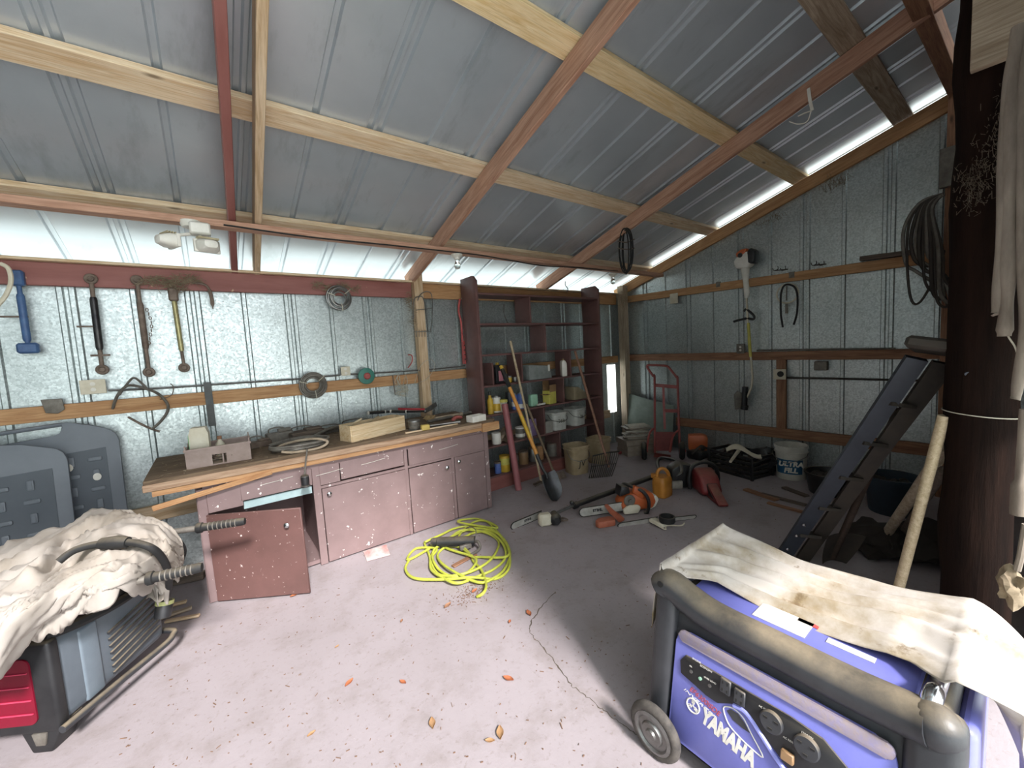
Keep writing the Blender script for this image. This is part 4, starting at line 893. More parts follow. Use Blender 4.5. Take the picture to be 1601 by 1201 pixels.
m = MB(); f = axes((5.24, 4.0, .002), (0, -1, 0), (.13, 0, 1)); m.prism([(0, 0), (.82, 0), (.82, .66), (.55, .70), (0, .80)], .008, f); m.build('panel', paint('panel_grey_green', '7f8a80', '6a746b', .7), q)
nest([sd(x, y, 5.38) for x, y in ((1300, 280), (1308, 287), (1316, 282), (1296, 292))], 60, (.01, .05, .03), 'straw_nest', 'straw wisps under the sloping rafter on the right wall', 31, ln=.12)
nest([sd(x, y, 5.36) for x, y in ((1200, 345), (1215, 338), (1190, 350), (985, 470), (990, 480), (1010, 450))], 90, (.01, .04, .02), 'cobweb_wisps', 'dusty cobweb wisps along the right rafter', 32, ln=.09)
nest([(5.27, 3.95, 2.35), (5.27, 3.95, 2.2), (5.3, 3.95, 2.28)], 60, (.04, .02, .06), 'cobweb_clump', 'dusty cobweb clump on the far corner post', 33, ln=.12)
# ---------------------------------------------------------------- hand truck
P0 = V((4.62, 3.26, 0)); u = V((.27, -.40, 0)).normalized(); v = V((.83 * .22, .56 * .22, 1.2)).normalized(); nh = u.cross(v).normalized()
if nh.dot(-P0) < 0: nh = -nh
zx = lambda x, y, off=0: hit(960 + x / 4.709, 550 + y / 4.709, P0 + nh * off, nh)
m_trk = paint('paint_truck_red', 'a04a44', '7d3733', .5, sc=12, chips='6a564a', chsc=24, cht=.66)
q = root('hand_truck', 'red steel hand truck leaning in the far right corner', 'hand truck', P0 + u * .25)
m = MB(); m.tube(cat([zx(300, 745), zx(300, 560), zx(298, 200), zx(288, 180), zx(246, 118), zx(246, 104), zx(262, 98), zx(360, 102), zx(392, 108), zx(408, 122), zx(462, 190), zx(468, 210), zx(478, 560), zx(486, 700)], 5), .016, 10); m.build('frame_tube', m_trk, q)
for nm, a, b in (('upper_bar', (300, 246), (467, 260)), ('lower_bar', (368, 434), (475, 436))):
    m = MB(); m.bar(zx(*a), zx(*b), .012, .045); m.build('crossbar', m_trk, q)
m = MB(); m.bar(zx(362, 250), zx(374, 570), .03, .012); m.build('centre_strap', m_trk, q)
m = MB(); m.tube(cat([zx(300, 560), zx(262, 600, .05), zx(240, 725, .10)], 5), .014, 8); m.build('axle_brace', m_trk, q)
m = MB(); m.tube(cat([zx(480, 575), zx(434, 622, .05), zx(410, 740, .10)], 5), .014, 8); m.build('axle_brace', m_trk, q)
m = MB(); m.quad([zx(300, 590), zx(440, 590), zx(425, 730), zx(300, 730)]); bmesh.ops.solidify(m.bm, geom=m.bm.faces[:], thickness=.004); m.build('back_plate', m_trk, q)
m = MB(); m.quad([zx(300, 745, .0), zx(420, 760, .0), zx(415, 790, .14), zx(290, 775, .14)]); bmesh.ops.solidify(m.bm, geom=m.bm.faces[:], thickness=.006); m.build('toe_plate', m_trk, q)
ax = u
for a in (zx(222, 722, .05), zx(500, 735, -.02)):
    c = V((a.x, a.y, .125)); f = frame(c, c + u) @ MX.Rotation(R(90), 4, 'Y')
    m = MB(); m.torus(f, .088, .036, 28, 10); w_ = m.build('tyre', m_rub, q); m = MB(); m.lathe([(.06, -.03), (.06, .03), (.02, .035), (.02, .05), (0, .05)], f, 20); m.build('rim', m_trk, w_)
# ---------------------------------------------------------------- saws on the floor
def barplate(tip, base, w, up, mat=m_wht, th=.006):
    """guide bar outline with rounded tip, in the plane of (tip-base, up)"""
    L = (V(tip) - V(base)).length; f = axes(base, V(tip) - V(base), up); h = w / 2
    po = [(0, -h), (L - h, -h)] + [(L - h + h * math.cos(a), h * math.sin(a)) for a in [R(-75 + 15 * k) for k in range(11)]] + [(L - h, h), (0, h)]
    m = MB(); m.prism(po, th, f); m2 = MB(); ch = [f @ V((x, y, 0)) for x, y in po]; m2.tube(ch, .005, 6, True); return m, m2, f, L
m_bar = paint('steel_bar_pale', 'cfcdc6', 'a9a69c', .4, .3, sc=14)
# pole saw
q = root('pole_saw', 'pole saw lying on the floor with its bar pointing at the yellow cord', 'pole saw', gnd(850, 818))
tip, base = gnd(799, 824, .03), gnd(846, 804, .05)
m, m2, f, L = barplate(tip, base, .075, (-.25, -.25, 1)); b_ = m.build('guide_bar', m_bar, q); m2.build('saw_chain', m_rub, q)
text('bar_lettering', 'STIHL', .032, f @ MX.Translation((L * .45, 0, -.0035)) @ MX.Rotation(R(180), 4, 'X') if False else axes(f @ V((L * .45, 0, 0)) + (EYE - f @ V((L * .45, 0, 0))).normalized() * .006, -(V(tip) - V(base)), f.to_3x3() @ V((0, 1, 0))), m_blk, b_, bold=True)
hc = gnd(852, 812, .06); m = MB(); m.box((0, 0, 0), (.12, .09, .11), rotz(R(-25), hc), .02); m.build('gear_head', m_cream, q)
m = MB(); m.box((.09, -.02, .005), (.09, .11, .10), rotz(R(-25), hc), .025); m.ball(gnd(866, 804, .07), .035); m.build('head_cover', m_blk, q)
m = MB(); m.tube([gnd(864, 805, .06), gnd(898, 790, .08)], .014, 10); m.build('inner_shaft', m_steel, q)
m = MB(); m.tube([gnd(896, 791, .08), gnd(1022, 745, .13)], .026, 12); m.tube([gnd(897, 791, .08), gnd(902, 789, .08)], .034, 12); m.build('outer_shaft', m_blk, q)
m = MB(); m.ball(gnd(894, 786, .11), .022); m.build('clamp_knob', m_blk, q)
ec = gnd(1066, 764) + V((.03, .03, .15))
m = MB(); m.prism([(-.13, -.13), (.10, -.14), (.15, -.02), (.11, .11), (-.02, .14), (-.13, .08)], .18, axes(ec, (.8, -.6, 0), (0, 0, 1)), .035, 2); m.build('engine_housing', m_blk, q)
m = MB(); m.tube(cat([gnd(1030, 735, .16), gnd(1028, 722, .2), gnd(1036, 716, .24), gnd(1060, 722, .27), gnd(1066, 738, .24), gnd(1058, 745, .2)], 5), .018, 8); m.build('rear_handle', m_blk, q)
m = MB(); m.box((0, 0, 0), (.02, .10, .08), axes(gnd(1059, 758, .2), (-.6, -.6, 0), (.6, -.6, 0)), .006); m.build('vent', m_iron, q)
m = MB(); rnd = random.Random(3); c = gnd(874, 815, .012)
m.tube(cat([c + V((rnd.uniform(-.09, .09), rnd.uniform(-.05, .05), rnd.uniform(-.006, .02))) for _ in range(16)], 4), .006, 5); tag(m.build('loose_chain', m_rust, loc=c), 'loose tangle of saw chain on the floor right of the pole saw head', 'chain')
# orange chainsaw
q = root('chainsaw', 'orange and white chainsaw standing upright on the floor', 'chainsaw', gnd(992, 798))
cc = gnd(992, 798); ux = (gnd(1018, 790) - gnd(975, 796)).normalized(); f = axes(cc, ux, (0, 0, 1)); vy = f.to_3x3() @ V((0, 0, 1))
if vy.dot(EYE - cc) < 0: pass
F_ = lambda x, y, o=0: cc + ux * x + V((0, 0, y)) - ux.cross(V((0, 0, 1))).normalized() * -o
nz_ = ux.cross(V((0, 0, 1))).normalized()
if nz_.dot(EYE - cc) < 0: nz_ = -nz_
F_ = lambda x, y, o=0: cc + ux * x + V((0, 0, y)) + nz_ * o
fp = lambda o=0: axes(cc + nz_ * o, ux, (0, 0, 1))
m = MB(); m.prism([(-.14, .02), (.16, .02), (.20, .08), (.17, .17), (.05, .21), (-.10, .18), (-.16, .10)], .17, fp(-.02), .025, 2); m.build('body', m_orng, q)
m = MB(); m.prism([(-.15, .015), (-.01, .01), (.02, .06), (.0, .09), (-.10, .10), (-.16, .06)], .03, fp(.085), .01); m.build('clutch_cover', m_cream, q)
m = MB(); m.lathe([(.055, 0), (.055, .012), (.045, .02), (.02, .02), (.018, .03), (0, .03)], axes(F_(-.085, .135, .07), ux, (0, 0, 1)) if (axes(F_(0, 0), ux, (0, 0, 1)).to_3x3() @ V((0, 0, 1))).dot(nz_) > 0 else axes(F_(-.085, .135, .07), -ux, (0, 0, 1)), 22); m.build('starter_disc', m_iron, q)
m = MB(); m.prism([(.13, .0), (.20, .03), (.235, .10), (.20, .15), (.14, .10)], .15, fp(-.02), .02); m.build('rear_housing', m_wht, q)
m = MB(); m.tube(cat([F_(.05, .005, .09), F_(.075, .02, .11), F_(.085, .12, .12), F_(.045, .21, .10), F_(-.03, .245, .04), F_(-.07, .25, -.06), F_(-.08, .19, -.11)], 6), .016, 9); m.build('front_handle', m_blk, q)
m = MB(); m.prism([(-.17, .17), (-.06, .19), (-.07, .25), (-.15, .27)], .12, fp(-.01), .012); m.build('hand_guard', m_blk, q)
m = MB(); m.prism([(-.05, .20), (.05, .13), (.07, .17), (.02, .25), (-.03, .27)], .05, fp(.06), .012); m.build('top_cover', m_orng, q)
tip, base = gnd(906, 802, .05), F_(-.10, .075, .045)
m, m2, f, L = barplate(tip, base, .085, (0, 0, 1)); b_ = m.build('guide_bar', m_bar, q); m2.build('saw_chain', m_rub, q)
c_ = f @ V((L * .62, 0, 0)); text('bar_lettering', 'STIHL', .036, axes(c_ + (EYE - c_).normalized() * .006, -(V(tip) - V(base)), (0, 0, 1)), m_blk, b_, bold=True)
# orange scabbard pieces / wedge tool
q = root('splitting_maul', 'brick-orange chain cover pieces lying before the chainsaw bar', 'chain cover', gnd(950, 820))
m_brick = paint('plastic_brick', 'b5694f', '97523b', .55)
m = MB(); m.prism([(-.09, -.03), (.07, -.04), (.09, .02), (.06, .06), (-.05, .06), (-.10, .02)], .06, MX.Translation(gnd(948, 817, .032)) @ MX.Rotation(R(-20), 4, 'Z'), .012); m.build('lower_piece', m_brick, q)
m = MB(); m.tube([gnd(948, 790, .10), gnd(956, 800, .08), gnd(966, 808, .05), gnd(971, 813, .04)], [.02, .03, .035, .038], 8, flat=.6); m.build('upper_piece', m_brick, q)
q.name = 'chain_cover'; WM['chain_cover'] = WM.get('splitting_maul')
# spare bars with a rubber ring
q = root('hedge_bar', 'pair of spare saw bars crossed flat on the floor', 'saw bar', gnd(1020, 815))
tip, base = gnd(966, 822, .015), gnd(1028, 812, .03)
m, m2, f, L = barplate(tip, base, .06, (.5, -.6, .6)); m.build('guide_bar', m_bar, q); m2.build('saw_chain', m_rub, q)
tip, base = gnd(1088, 808, .02), gnd(1035, 814, .035)
m, m2, f, L = barplate(tip, base, .05, (.5, -.6, .6)); m.build('guide_bar', m_bar, q); m2.build('saw_chain', m_rub, q)
m = MB(); m.bar(gnd(1018, 812, .04), gnd(1040, 822, .03), .07, .035, bev=.008); m.tube(cat([gnd(1022, 818, .03), gnd(1040, 828, .012), gnd(1042, 822, .02), gnd(1064, 822, .012), gnd(1070, 818, .012)], 4), .006, 6); m.build('bracket', m_cream, q)
q.name = 'saw_bar'; WM['saw_bar'] = MX()
c = gnd(1043, 816, .055); m = MB(); m.lathe([(.062, 0), (.066, .01), (.066, .05), (.056, .052), (.05, .02), (.05, .005), (.062, 0)], MX.Translation(c), 26, cap=False); tag(m.build('rubber_ring', m_rub, loc=c), 'short black rubber collar sitting on the crossed saw bars', 'ring')
# gas can
c = gnd(1036, 775); q = root('fuel_can', 'amber plastic fuel can with a loop handle behind the chainsaw', 'fuel can', c)
m_amb = paint('plastic_amber', 'c98a3c', 'a86c28', .4, sc=7)
m = MB(); m.lathe([(.085, 0), (.095, .01), (.098, .15), (.09, .19), (.075, .21), (0, .21)], MX.Translation(c), 30, sq=4, sx=1, sy=.8); m.build('body', m_amb, q)
f = axes(c + V((0, 0, .2)), CR[0] * 1 - V((0, 0, CR[0].z)), (0, 0, 1))
m = MB(); m.tube(cat([f @ V((-.045, -.03, 0)), f @ V((-.05, .04, 0)), f @ V((-.02, .085, 0)), f @ V((.03, .08, 0)), f @ V((.065, .03, 0)), f @ V((.07, -.03, 0))], 6), .018, 10); m.build('handle', m_amb, q)
m = MB(); m.lathe([(.03, 0), (.03, .04), (0, .042)], MX.Translation(f @ V((-.075, -.01, -.03))), 14); m.build('cap', m_amb, q)
# red saw with black arch
c = gnd(1108, 774); q = root('red_chainsaw', 'dusty red saw with a black arched handle and pointed nose', 'chainsaw', c)
ux = (gnd(1136, 785) - gnd(1085, 745)); ux.z = 0; ux.normalize(); f0 = axes(c, ux, (0, 0, 1))
m_rs = paint('plastic_saw_red', '93393a', '6f2a2c', .45, dust=.4)
m = MB(); m.prism([(-.20, .0), (.10, .0), (.16, .05), (.06, .20), (-.08, .25), (-.20, .20)], .20, f0 @ MX.Translation((-.04, .01, 0)), .04, 3); m.build('body', m_rs, q)
m = MB(); m.prism([(0, 0), (.26, .0), (.27, .02), (.02, .15)], .10, f0 @ MX.Translation((.06, .004, 0)), .02); m.build('nose_guard', m_rs, q)
side_ = V((0, 0, 1)).cross(ux).normalized()
m = MB(); m.tube(cat([c - ux * .12 + side_ * s + V((0, 0, z)) for s, z in ((-.14, .03), (-.15, .16), (-.11, .27), (0, .31), (.11, .27), (.15, .16), (.14, .03))], 5), .020, 9); m.build('arch_handle', m_blk, q)
m = MB(); m.prism([(.10, .02), (.22, .02), (.05, .13)], .11, f0 @ MX.Translation((.02, .02, 0)), .01); m.build('air_opening', m_blk, q)
# engine block behind
c = gnd(1094, 722, 0.0) + V((.15, .1, 0)); q = root('leaf_blower', 'small orange engine housing behind the black crate', 'blower', c)
m = MB(); m.prism([(-.12, .12), (.11, .12), (.12, .30), (.06, .33), (-.12, .32)], .16, axes(c, (.5, -.85, 0), (0, 0, 1)), .02); m.build('housing', m_orng, q)
m = MB(); m.box((0, 0, .07), (.26, .22, .14), MX.Translation(c), .03); m.build('base', m_blk, q)
m = MB(); m.tube(cat([c + V((-.2, -.02, .1)), c + V((-.12, -.1, .2)), c + V((-.02, -.12, .16)), c + V((.1, -.16, .12))], 5), .016, 8); m.ball(c + V((-.1, -.12, .17)), .03); m.build('throttle_arm', m_drk, q)
# black crate
c = (gnd(1125, 737) + gnd(1188, 754)) * .5 + V((.17, .06, 0)); q = root('plastic_crate', 'black ribbed plastic crate against the right wall', 'crate', c, rz=math.atan2(-.47, -.11) + math.pi)
Mr = WM[q.name]; m = MB(); W_, D_, H_ = .56, .36, .26
for k in range(5):
    z = .02 + k * .055; s = .94 + .015 * k
    for (c_, s_) in (((0, -D_ / 2 * s, z), (W_ * s, .012, .036)), ((0, D_ / 2 * s, z), (W_ * s, .012, .036)), ((-W_ / 2 * s, 0, z), (.012, D_ * s, .036)), ((W_ / 2 * s, 0, z), (.012, D_ * s, .036))): m.box(c_, s_, Mr, .003)
for a in (-1, 1):
    for b in (-1, 1): m.box((a * W_ * .49, b * D_ * .49, .13), (.03, .03, .26), Mr, .004)
for k in range(5): m.box((-.2 + k * .1, -D_ * .48, .12), (.02, .016, .22), Mr)
m.box((0, 0, .008), (W_ * .93, D_ * .93, .012), Mr); m.build('basket', m_blk, q)
rnd = random.Random(8); m = MB()
for k in range(40):
    p = Mr @ V((rnd.uniform(-.24, .24), rnd.uniform(-.14, .14), rnd.uniform(.05, .25))); m.ball(p, rnd.uniform(.03, .06), (1, rnd.uniform(.5, 1), .6), sub=1, rough=.5, seed=k)
o = tag(m.build('scrap_parts', m_drk, loc=c), 'dark scrap parts heaped inside the black crate', 'scrap'); o['kind'] = 'stuff'
m = MB(); cw = gnd(1135, 708, .27); m.grid(lambda a, b: cw + V((0, 0, .02)) + V((.15 * a, -.30 * a, .05 * math.sin(a * 5) + .02)) + V((-.10, -.06, .0)) * b + V((0, 0, .02 * math.sin(b * 9 + a * 4))), 14, 10, .003); tag(m.build('crumpled_cloth', m_cream, loc=cw), 'pale crumpled cloth strip lying over the black crate', 'cloth')
m = MB(); m.tube([gnd(1142, 722, .29), gnd(1156, 703, .33)], [.014, .02], 8); tag(m.build('white_nozzle', m_cream, loc=gnd(1150, 710, .3)), 'short pale nozzle sticking up from the black crate', 'nozzle')
c = gnd(1196, 745) + V((.2, .05, 0)); m = MB(); m.ball(c + V((0, 0, .13)), .17, (1, 1.1, .85), sub=3, rough=.5, seed=2); m.bm.transform(MX.Translation((0, 0, 0))); tag(m.build('black_bag', paint('plastic_bag_black', '18181a', '242426', .35, bump=.6, bsc=20), loc=c), 'crumpled black bag between the crate and the white bucket', 'bag')
# white bucket
c = gnd(1238, 752) + V((.13, .05, 0)); q = root('white_bucket', 'white round bucket with a blue label against the right wall', 'bucket', c)
m_wb = paint('plastic_bucket_white', 'd6d2c8', 'b8b4a8', .4, sc=8)
m = MB(); m.lathe([(.132, 0), (.136, .006), (.148, .29), (.158, .292), (.158, .308), (.149, .31), (.150, .345), (.160, .347), (.160, .372), (.150, .374), (.143, .30), (.128, .012), (0, .012)], MX.Translation(c), 36); m.build('tub', m_wb, q)
vd = (EYE - c); vd.z = 0; a0 = math.atan2(vd.y, vd.x)
m_lblue = paint('label_blue', '2c5f80', '244f6c', .4); m = MB()
m.grid(lambda a, b: c + V((math.cos(a0 - .15 + (a - .5) * 1.9) * (.1385 + .0085 * (b * .8 + .1) + .001), math.sin(a0 - .15 + (a - .5) * 1.9) * (.1385 + .0085 * (b * .8 + .1) + .001), .07 + b * .16)), 20, 2); m.build('paper_label', m_lblue, q)
rt = V((-math.sin(a0), math.cos(a0), 0)) * 1
for s_, dz, dx in (('ULTRA', .185, .0), ('FILL', .115, .01)):
    aa = a0 - .02; n_ = V((math.cos(aa), math.sin(aa), 0)); rr = V((-n_.y, n_.x, 0))
    p_ = c + n_ * .150 + V((0, 0, dz))
    text('label_lettering', s_, .072, axes(p_, rr if rr.dot(CR[0]) > 0 else -rr, (0, 0, 1)), m_wht, q, bold=True, shear=.15)
m = MB(); m.tube(cat([c + V((0, .16, .30)), c + V((-.09, .15, .26)), c + V((-.175, 0, .2)), c + V((-.09, -.15, .26)), c + V((0, -.16, .30))], 6), .004, 6); m.build('bail', m_steel, q)
def roundtub(px, py, off, r, h, mat, nm, label, full):
    c = gnd(px, py) + V(off); q = root(nm, label, 'tub', c); m = MB(); m.lathe([(r * .8, 0), (r * .82, .01), (r * .97, h * .92), (r * 1.05, h * .93), (r * 1.05, h), (r * .95, h), (r * .78, .02), (0, .02)], MX.Translation(c), 30); m.build('shell', mat, q)
    rnd = random.Random(int(px)); m = MB()
    for k in range(24):
        a = rnd.uniform(0, 6.28); d_ = rnd.uniform(0, r * .7); m.ball(c + V((math.cos(a) * d_, math.sin(a) * d_, h * .8)), r * rnd.uniform(.12, .25), (1, 1, .7), sub=1, rough=.5, seed=k)
    o = tag(m.build('scrap_filling', full, loc=c), 'dark odds and ends filling the ' + label.split(' standing')[0].split(' behind')[0], 'scrap'); o['kind'] = 'stuff'
roundtub(1292, 772, (.05, .0, 0), .19, .21, m_blk, 'black_tub', 'low black tub standing right of the white bucket', m_drk)
roundtub(1392, 802, (.05, 0, 0), .19, .32, paint('plastic_navy', '24333f', '1d2a35', .5), 'blue_tub', 'dull blue tub behind the ladder rails', m_drk)
rnd = random.Random(18)
for k, (a, b, w_) in enumerate((((1165, 765), (1215, 782), .07), ((1190, 772), (1260, 790), .05), ((1200, 786), (1275, 806), .04), ((1225, 762), (1262, 776), .06))):
    beam('rotten_board', ['dark rusty strip on the floor nearest the red saw', 'long rotten strip lying before the white bucket', 'rotten strip lying nearest the ladder foot', 'short dark strip under the front of the white bucket'][k], 'board', gnd(*a, .012), gnd(*b, .012), w_, .018, m_brn if k % 2 == 0 else m_dk, 'rotten strips on the dark floor')
# ---------------------------------------------------------------- blue inverter generator, right foreground
gx, gy = V((1.40, .50, 0)), None
GP0 = V((1.27, .88, 0)); gex = V((0, -1, 0)); gey = V((.135, 0, .64)).normalized(); gn = gex.cross(gey)
gen = root('generator', 'blue and dark grey inverter generator with a white cloth over it', 'generator', (1.6, .5, 0))
m_gblue = paint('plastic_generator_blue', '7b7dc6', '6d70b8', .35, sc=5, chips='b9b4d8', chsc=60, cht=.74, bump=.05)
m_gdust = paint('plastic_dusty_purple', '8d84a0', '9c8c84', .7, sc=40, bump=.2, bsc=160)
Gm = MX(((0, 0, 1, 0), (1, 0, 0, 0), (0, 1, 0, 0), (0, 0, 0, 1)))
def yprism(poly, y0, y1, bev, seg=3):
    # polygon in x,z extruded along y
    m = MB(); m.prism(poly, abs(y1 - y0), MX(((1, 0, 0, 0), (0, 0, -1, (y0 + y1) / 2), (0, 1, 0, 0), (0, 0, 0, 1))), bev, seg); return m
prof = [(1.292, .07), (1.32, .05), (1.98, .05), (2.01, .10), (1.985, .52), (1.95, .575), (1.46, .58), (1.395, .55)]
yprism(prof, .10, .90, .045, 4).build('housing', m_dgray, gen)
# raised shoulder rails along the front top edge, with end lugs
m = MB(); m.tube(cat([(1.405, .915, .58), (1.41, .88, .615), (1.415, .80, .585), (1.415, .70, .562), (1.415, .50, .556), (1.415, .30, .552), (1.41, .18, .560), (1.40, .13, .568)], 5), [.045] * 2 + [.062] * 34, 14, flat=.9); m.ball((1.40, .128, .568), .061, (.92, .95, 1), sub=3); m.build('front_rail', m_dgray, gen)
yprism([(1.265, .07), (1.34, .05), (1.47, .56), (1.455, .655), (1.40, .665), (1.362, .60)], .83, .918, .03, 4).build('end_frame', m_dgray, gen)
yprism([(1.265, .07), (1.34, .05), (1.48, .50), (1.46, .60), (1.40, .625), (1.36, .58)], .072, .185, .035, 4).build('end_frame', m_dgray, gen)
for y, z_ in ((.885, .625), (.125, .565)):
    m = MB(); c = V((1.395, y, z_)); m.cyl(c + gn * .005, c + gn * .046, .012, seg=14); m.build('rail_hole', m_rub, gen)
m = MB(); m.box((1.68, .50, .582), (.46, .66, .016), bev=.006); m.build('top_cover', m_gblue, gen)
m = MB(); m.box((1.535, .52, .5915), (.10, .16, .002)); m.build('warning_sticker', m_wht, gen)
m = MB(); m.box((1.575, .455, .5915), (.02, .06, .002)); m.build('red_sticker', m_rd, gen)
m = MB(); m.box((1.53, .33, .5915), (.028, .12, .002)); m.build('white_sticker', m_wht, gen)
m = yprism([(1.45, .12), (1.92, .12), (1.90, .53), (1.50, .53)], .06, .11, .03, 3); m.build('end_cover', m_gblue, gen)
pf = lambda u, v, w=0: GP0 + gex * u + gey * v + gn * w
gf = axes(pf(0, 0), gex, gey)
def gpx(px, py, w=0):
    p = hit(px, py, pf(0, 0, w), gn) - GP0; return (p.dot(gex), p.dot(gey))
# recessed blue panel
def rpoly(u0, v0, u1, v1, r, n=5):
    out = []
    for cx, cy, a0 in ((u1 - r, v1 - r, 0), (u0 + r, v1 - r, 90), (u0 + r, v0 + r, 180), (u1 - r, v0 + r, 270)):
        out += [(cx + r * math.cos(R(a0 + 90 * k / n)), cy + r * math.sin(R(a0 + 90 * k / n))) for k in range(n + 1)]
    return out
m = MB(); m.prism(rpoly(.06, .09, .69, .494, .05), .012, gf @ MX.Translation((0, 0, .006)), .004); m.build('front_panel', m_gblue, gen)
m = MB(); m.prism(rpoly(.07, .452, .685, .494, .018), .012, gf @ MX.Translation((0, 0, .012)), .005); m.build('panel_ledge', m_gdust, gen, label='dusty purple-grey ledge over the controls')
ctl = [gpx(*q) for q in ((1076, 1022), (1240, 1118), (1290, 1152), (1330, 1200), (1340, 1240), (1270, 1240), (1228, 1190), (1202, 1150), (1176, 1118), (1148, 1096), (1125, 1097), (1108, 1085), (1068, 1050), (1067, 1030))]
m = MB(); m.prism(ctl, .012, gf @ MX.Translation((0, 0, .012)), .003); cp = m.build('control_panel', m_blk, gen)
edge = [gpx(*q) for q in ((1262, 1240), (1222, 1190), (1196, 1150), (1170, 1112), (1150, 1100))]
m = MB(); m.tube([gf @ V((u, v, .016)) for u, v in cat([V((u, v, 0)) for u, v in edge], 5) for u, v in [(u, v)]] if False else [gf @ V((p.x, p.y, .016)) for p in cat([V((u, v, 0)) for u, v in edge], 5)], .008, 8); m.build('panel_rim', paint('plastic_lilac', '8f93d8', '8084c8', .3), gen)
def onpanel(px, py, w=.019):
    u, v = gpx(px, py, w); return gf @ MX.Translation((u, v, w))
for px, py, r in ((1207, 1128, .033), (1262, 1168, .034)):
    f = onpanel(px, py); m = MB(); m.lathe([(r, 0), (r, .010), (r * .9, .013), (0, .013)], f, 28); o_ = m.build('round_socket', m_dgray, cp)
    m = MB()
    for a in (30, 150, 270): m.box((math.cos(R(a)) * r * .55, math.sin(R(a)) * r * .55, .0135), (.012, .006, .002), f)
    m.build('slots', m_rub, o_)
for px, py in ((1135, 1073), (1157, 1090)):
    f = onpanel(px, py); m = MB(); m.box((0, 0, .004), (.036, .048, .01), f, .003); o_ = m.build('duplex_socket', m_dgray, cp)
    m = MB(); [m.box((dx, dy, .0095), (.004, .010, .001), f) for dx in (-.008, .008) for dy in (-.012, .012)]; m.build('slots', m_rub, o_)
for px, py in ((1081, 1050), (1110, 1072), (1095, 1061)):
    m = MB(); m.lathe([(.006, 0), (.006, .004), (0, .005)], onpanel(px, py), 10); m.build('indicator', m_mint if px == 1095 else m_steel, cp)
for px, py, s_, tx in ((1089, 1033, .009, 'ENGINE'), (1104, 1046, .009, 'ECONOMY'), (1080, 1042, .007, 'OIL'), (1110, 1064, .008, 'OVER LOAD'), (1194, 1108, .008, 'AC 120V'), (1234, 1158, .008, 'AC RESET'), (1262, 1150, .008, '120/240V')):
    text('panel_lettering', tx, s_, onpanel(px, py, .0195), m_wht, cp, ext=.0004)
f = onpanel(1232, 1182); m = MB(); m.box((0, 0, .006), (.035, .03, .016), f, .003); m.build('breaker', m_kraft, cp)
def onfront(px, py, w=.0125):
    u, v = gpx(px, py, w); return gf @ MX.Translation((u, v, w))
def seg2(a, b): 
    ua, ub = gpx(*a, .0125), gpx(*b, .0125); return math.hypot(ua[0] - ub[0], ua[1] - ub[1]), math.atan2(ub[1] - ua[1], ub[0] - ua[0])
wl, ang = seg2((1097, 1117), (1176, 1188))
text('brand_lettering', 'YAMAHA', .072, onfront(1137, 1153) @ MX.Rotation(ang, 4, 'Z'), m_wht, gen, bold=True, sx=wl / .290)
# emblem: ring with three crossed forks
f = onfront(1083.5, 1103.5); m = MB(); m.torus(f, .0235, .003, 28, 6)
m.build('emblem_ring', m_wht, gen)
m = MB()
for a in (90, 210, 330):
    d = MX.Rotation(R(a - 90), 4, 'Z'); ff = f @ d
    m.box((0, .010, .0006), (.003, .022, .002), ff)
    for dx in (-.0045, .0045): m.box((dx, .015, .0006), (.002, .013, .002), ff)
    m.box((0, .0085, .0006), (.011, .002, .002), ff)
m.build('emblem_forks', m_wht, gen)
wl, ang2 = seg2((1070, 1067), (1130, 1121))
text('model_lettering', 'EF6300iSDE', .026, onfront(1101, 1096) @ MX.Rotation(ang2, 4, 'Z'), m_rd, gen, sx=wl / .165, shear=.25)
text('inverter_lettering', 'INVERTER', .013, onfront(1093, 1099) @ MX.Rotation(ang2, 4, 'Z'), m_wht, gen, shear=.25, sx=2.2)
leaf = [gpx(*q, .0125) for q in ((1131, 1108), (1138, 1105), (1150, 1110), (1163, 1124), (1175, 1148), (1193, 1184), (1170, 1166), (1150, 1146), (1138, 1130))]
m = MB(); m.tube([gf @ V((p.x, p.y, .0125)) for p in cat([V((u, v, 0)) for u, v in leaf], 4, True)], .0022, 6, True); m.build('swoosh_outline', m_wht, gen)
core = [gpx(*q, .0125) for q in ((1136, 1111), (1143, 1109), (1154, 1116), (1164, 1130), (1172, 1146), (1160, 1138), (1146, 1126))]
m = MB(); m.prism(core, .002, gf @ MX.Translation((0, 0, .0125))); m.build('swoosh_fill', m_dgray, gen)
# wheels, feet, handle stub
for y in (.83, .22):
    for x, nm in ((1.235, 1), (1.99, 0)):
        if y < .5 and x < 1.5: 
            m = MB(); m.cyl((1.33, y, 0), (1.33, y, .08), .03); m.build('foot', m_rub, gen); continue
        c = V((x, y + .02, .105)); f = MX.Translation(c) @ MX.Rotation(R(90), 4, 'Y')
        m = MB(); m.torus(f, .086, .020, 30, 10); w_ = m.build('wheel', paint('tyre_dusty', '5f5952', '3d3936', .85, sc=30), gen)
        m = MB(); m.lathe([(.078, -.020), (.078, .020), (.066, .024), (.060, .016), (.045, .018), (.04, .026), (.022, .026), (.018, .034), (0, .034)], f @ MX.Rotation(R(180), 4, 'X'), 26); m.build('rim', m_steel, w_)
m = MB(); m.cyl((1.30, .85, .105), (1.99, .85, .105), .012); m.build('axle', m_steel, gen)
m = MB(); m.tube(cat([(1.415, .145, .585), (1.45, .14, .622), (1.54, .14, .605), (1.90, .14, .595), (1.94, .14, .58)], 5), .022, 12); m.build('handle_tube', m_chrome, gen)
m = MB(); m.tube(cat([(1.43, .87, .59), (1.50, .87, .60), (1.90, .87, .60), (1.95, .87, .58)], 5), .024, 12); m.build('handle_tube', m_dgray, gen)
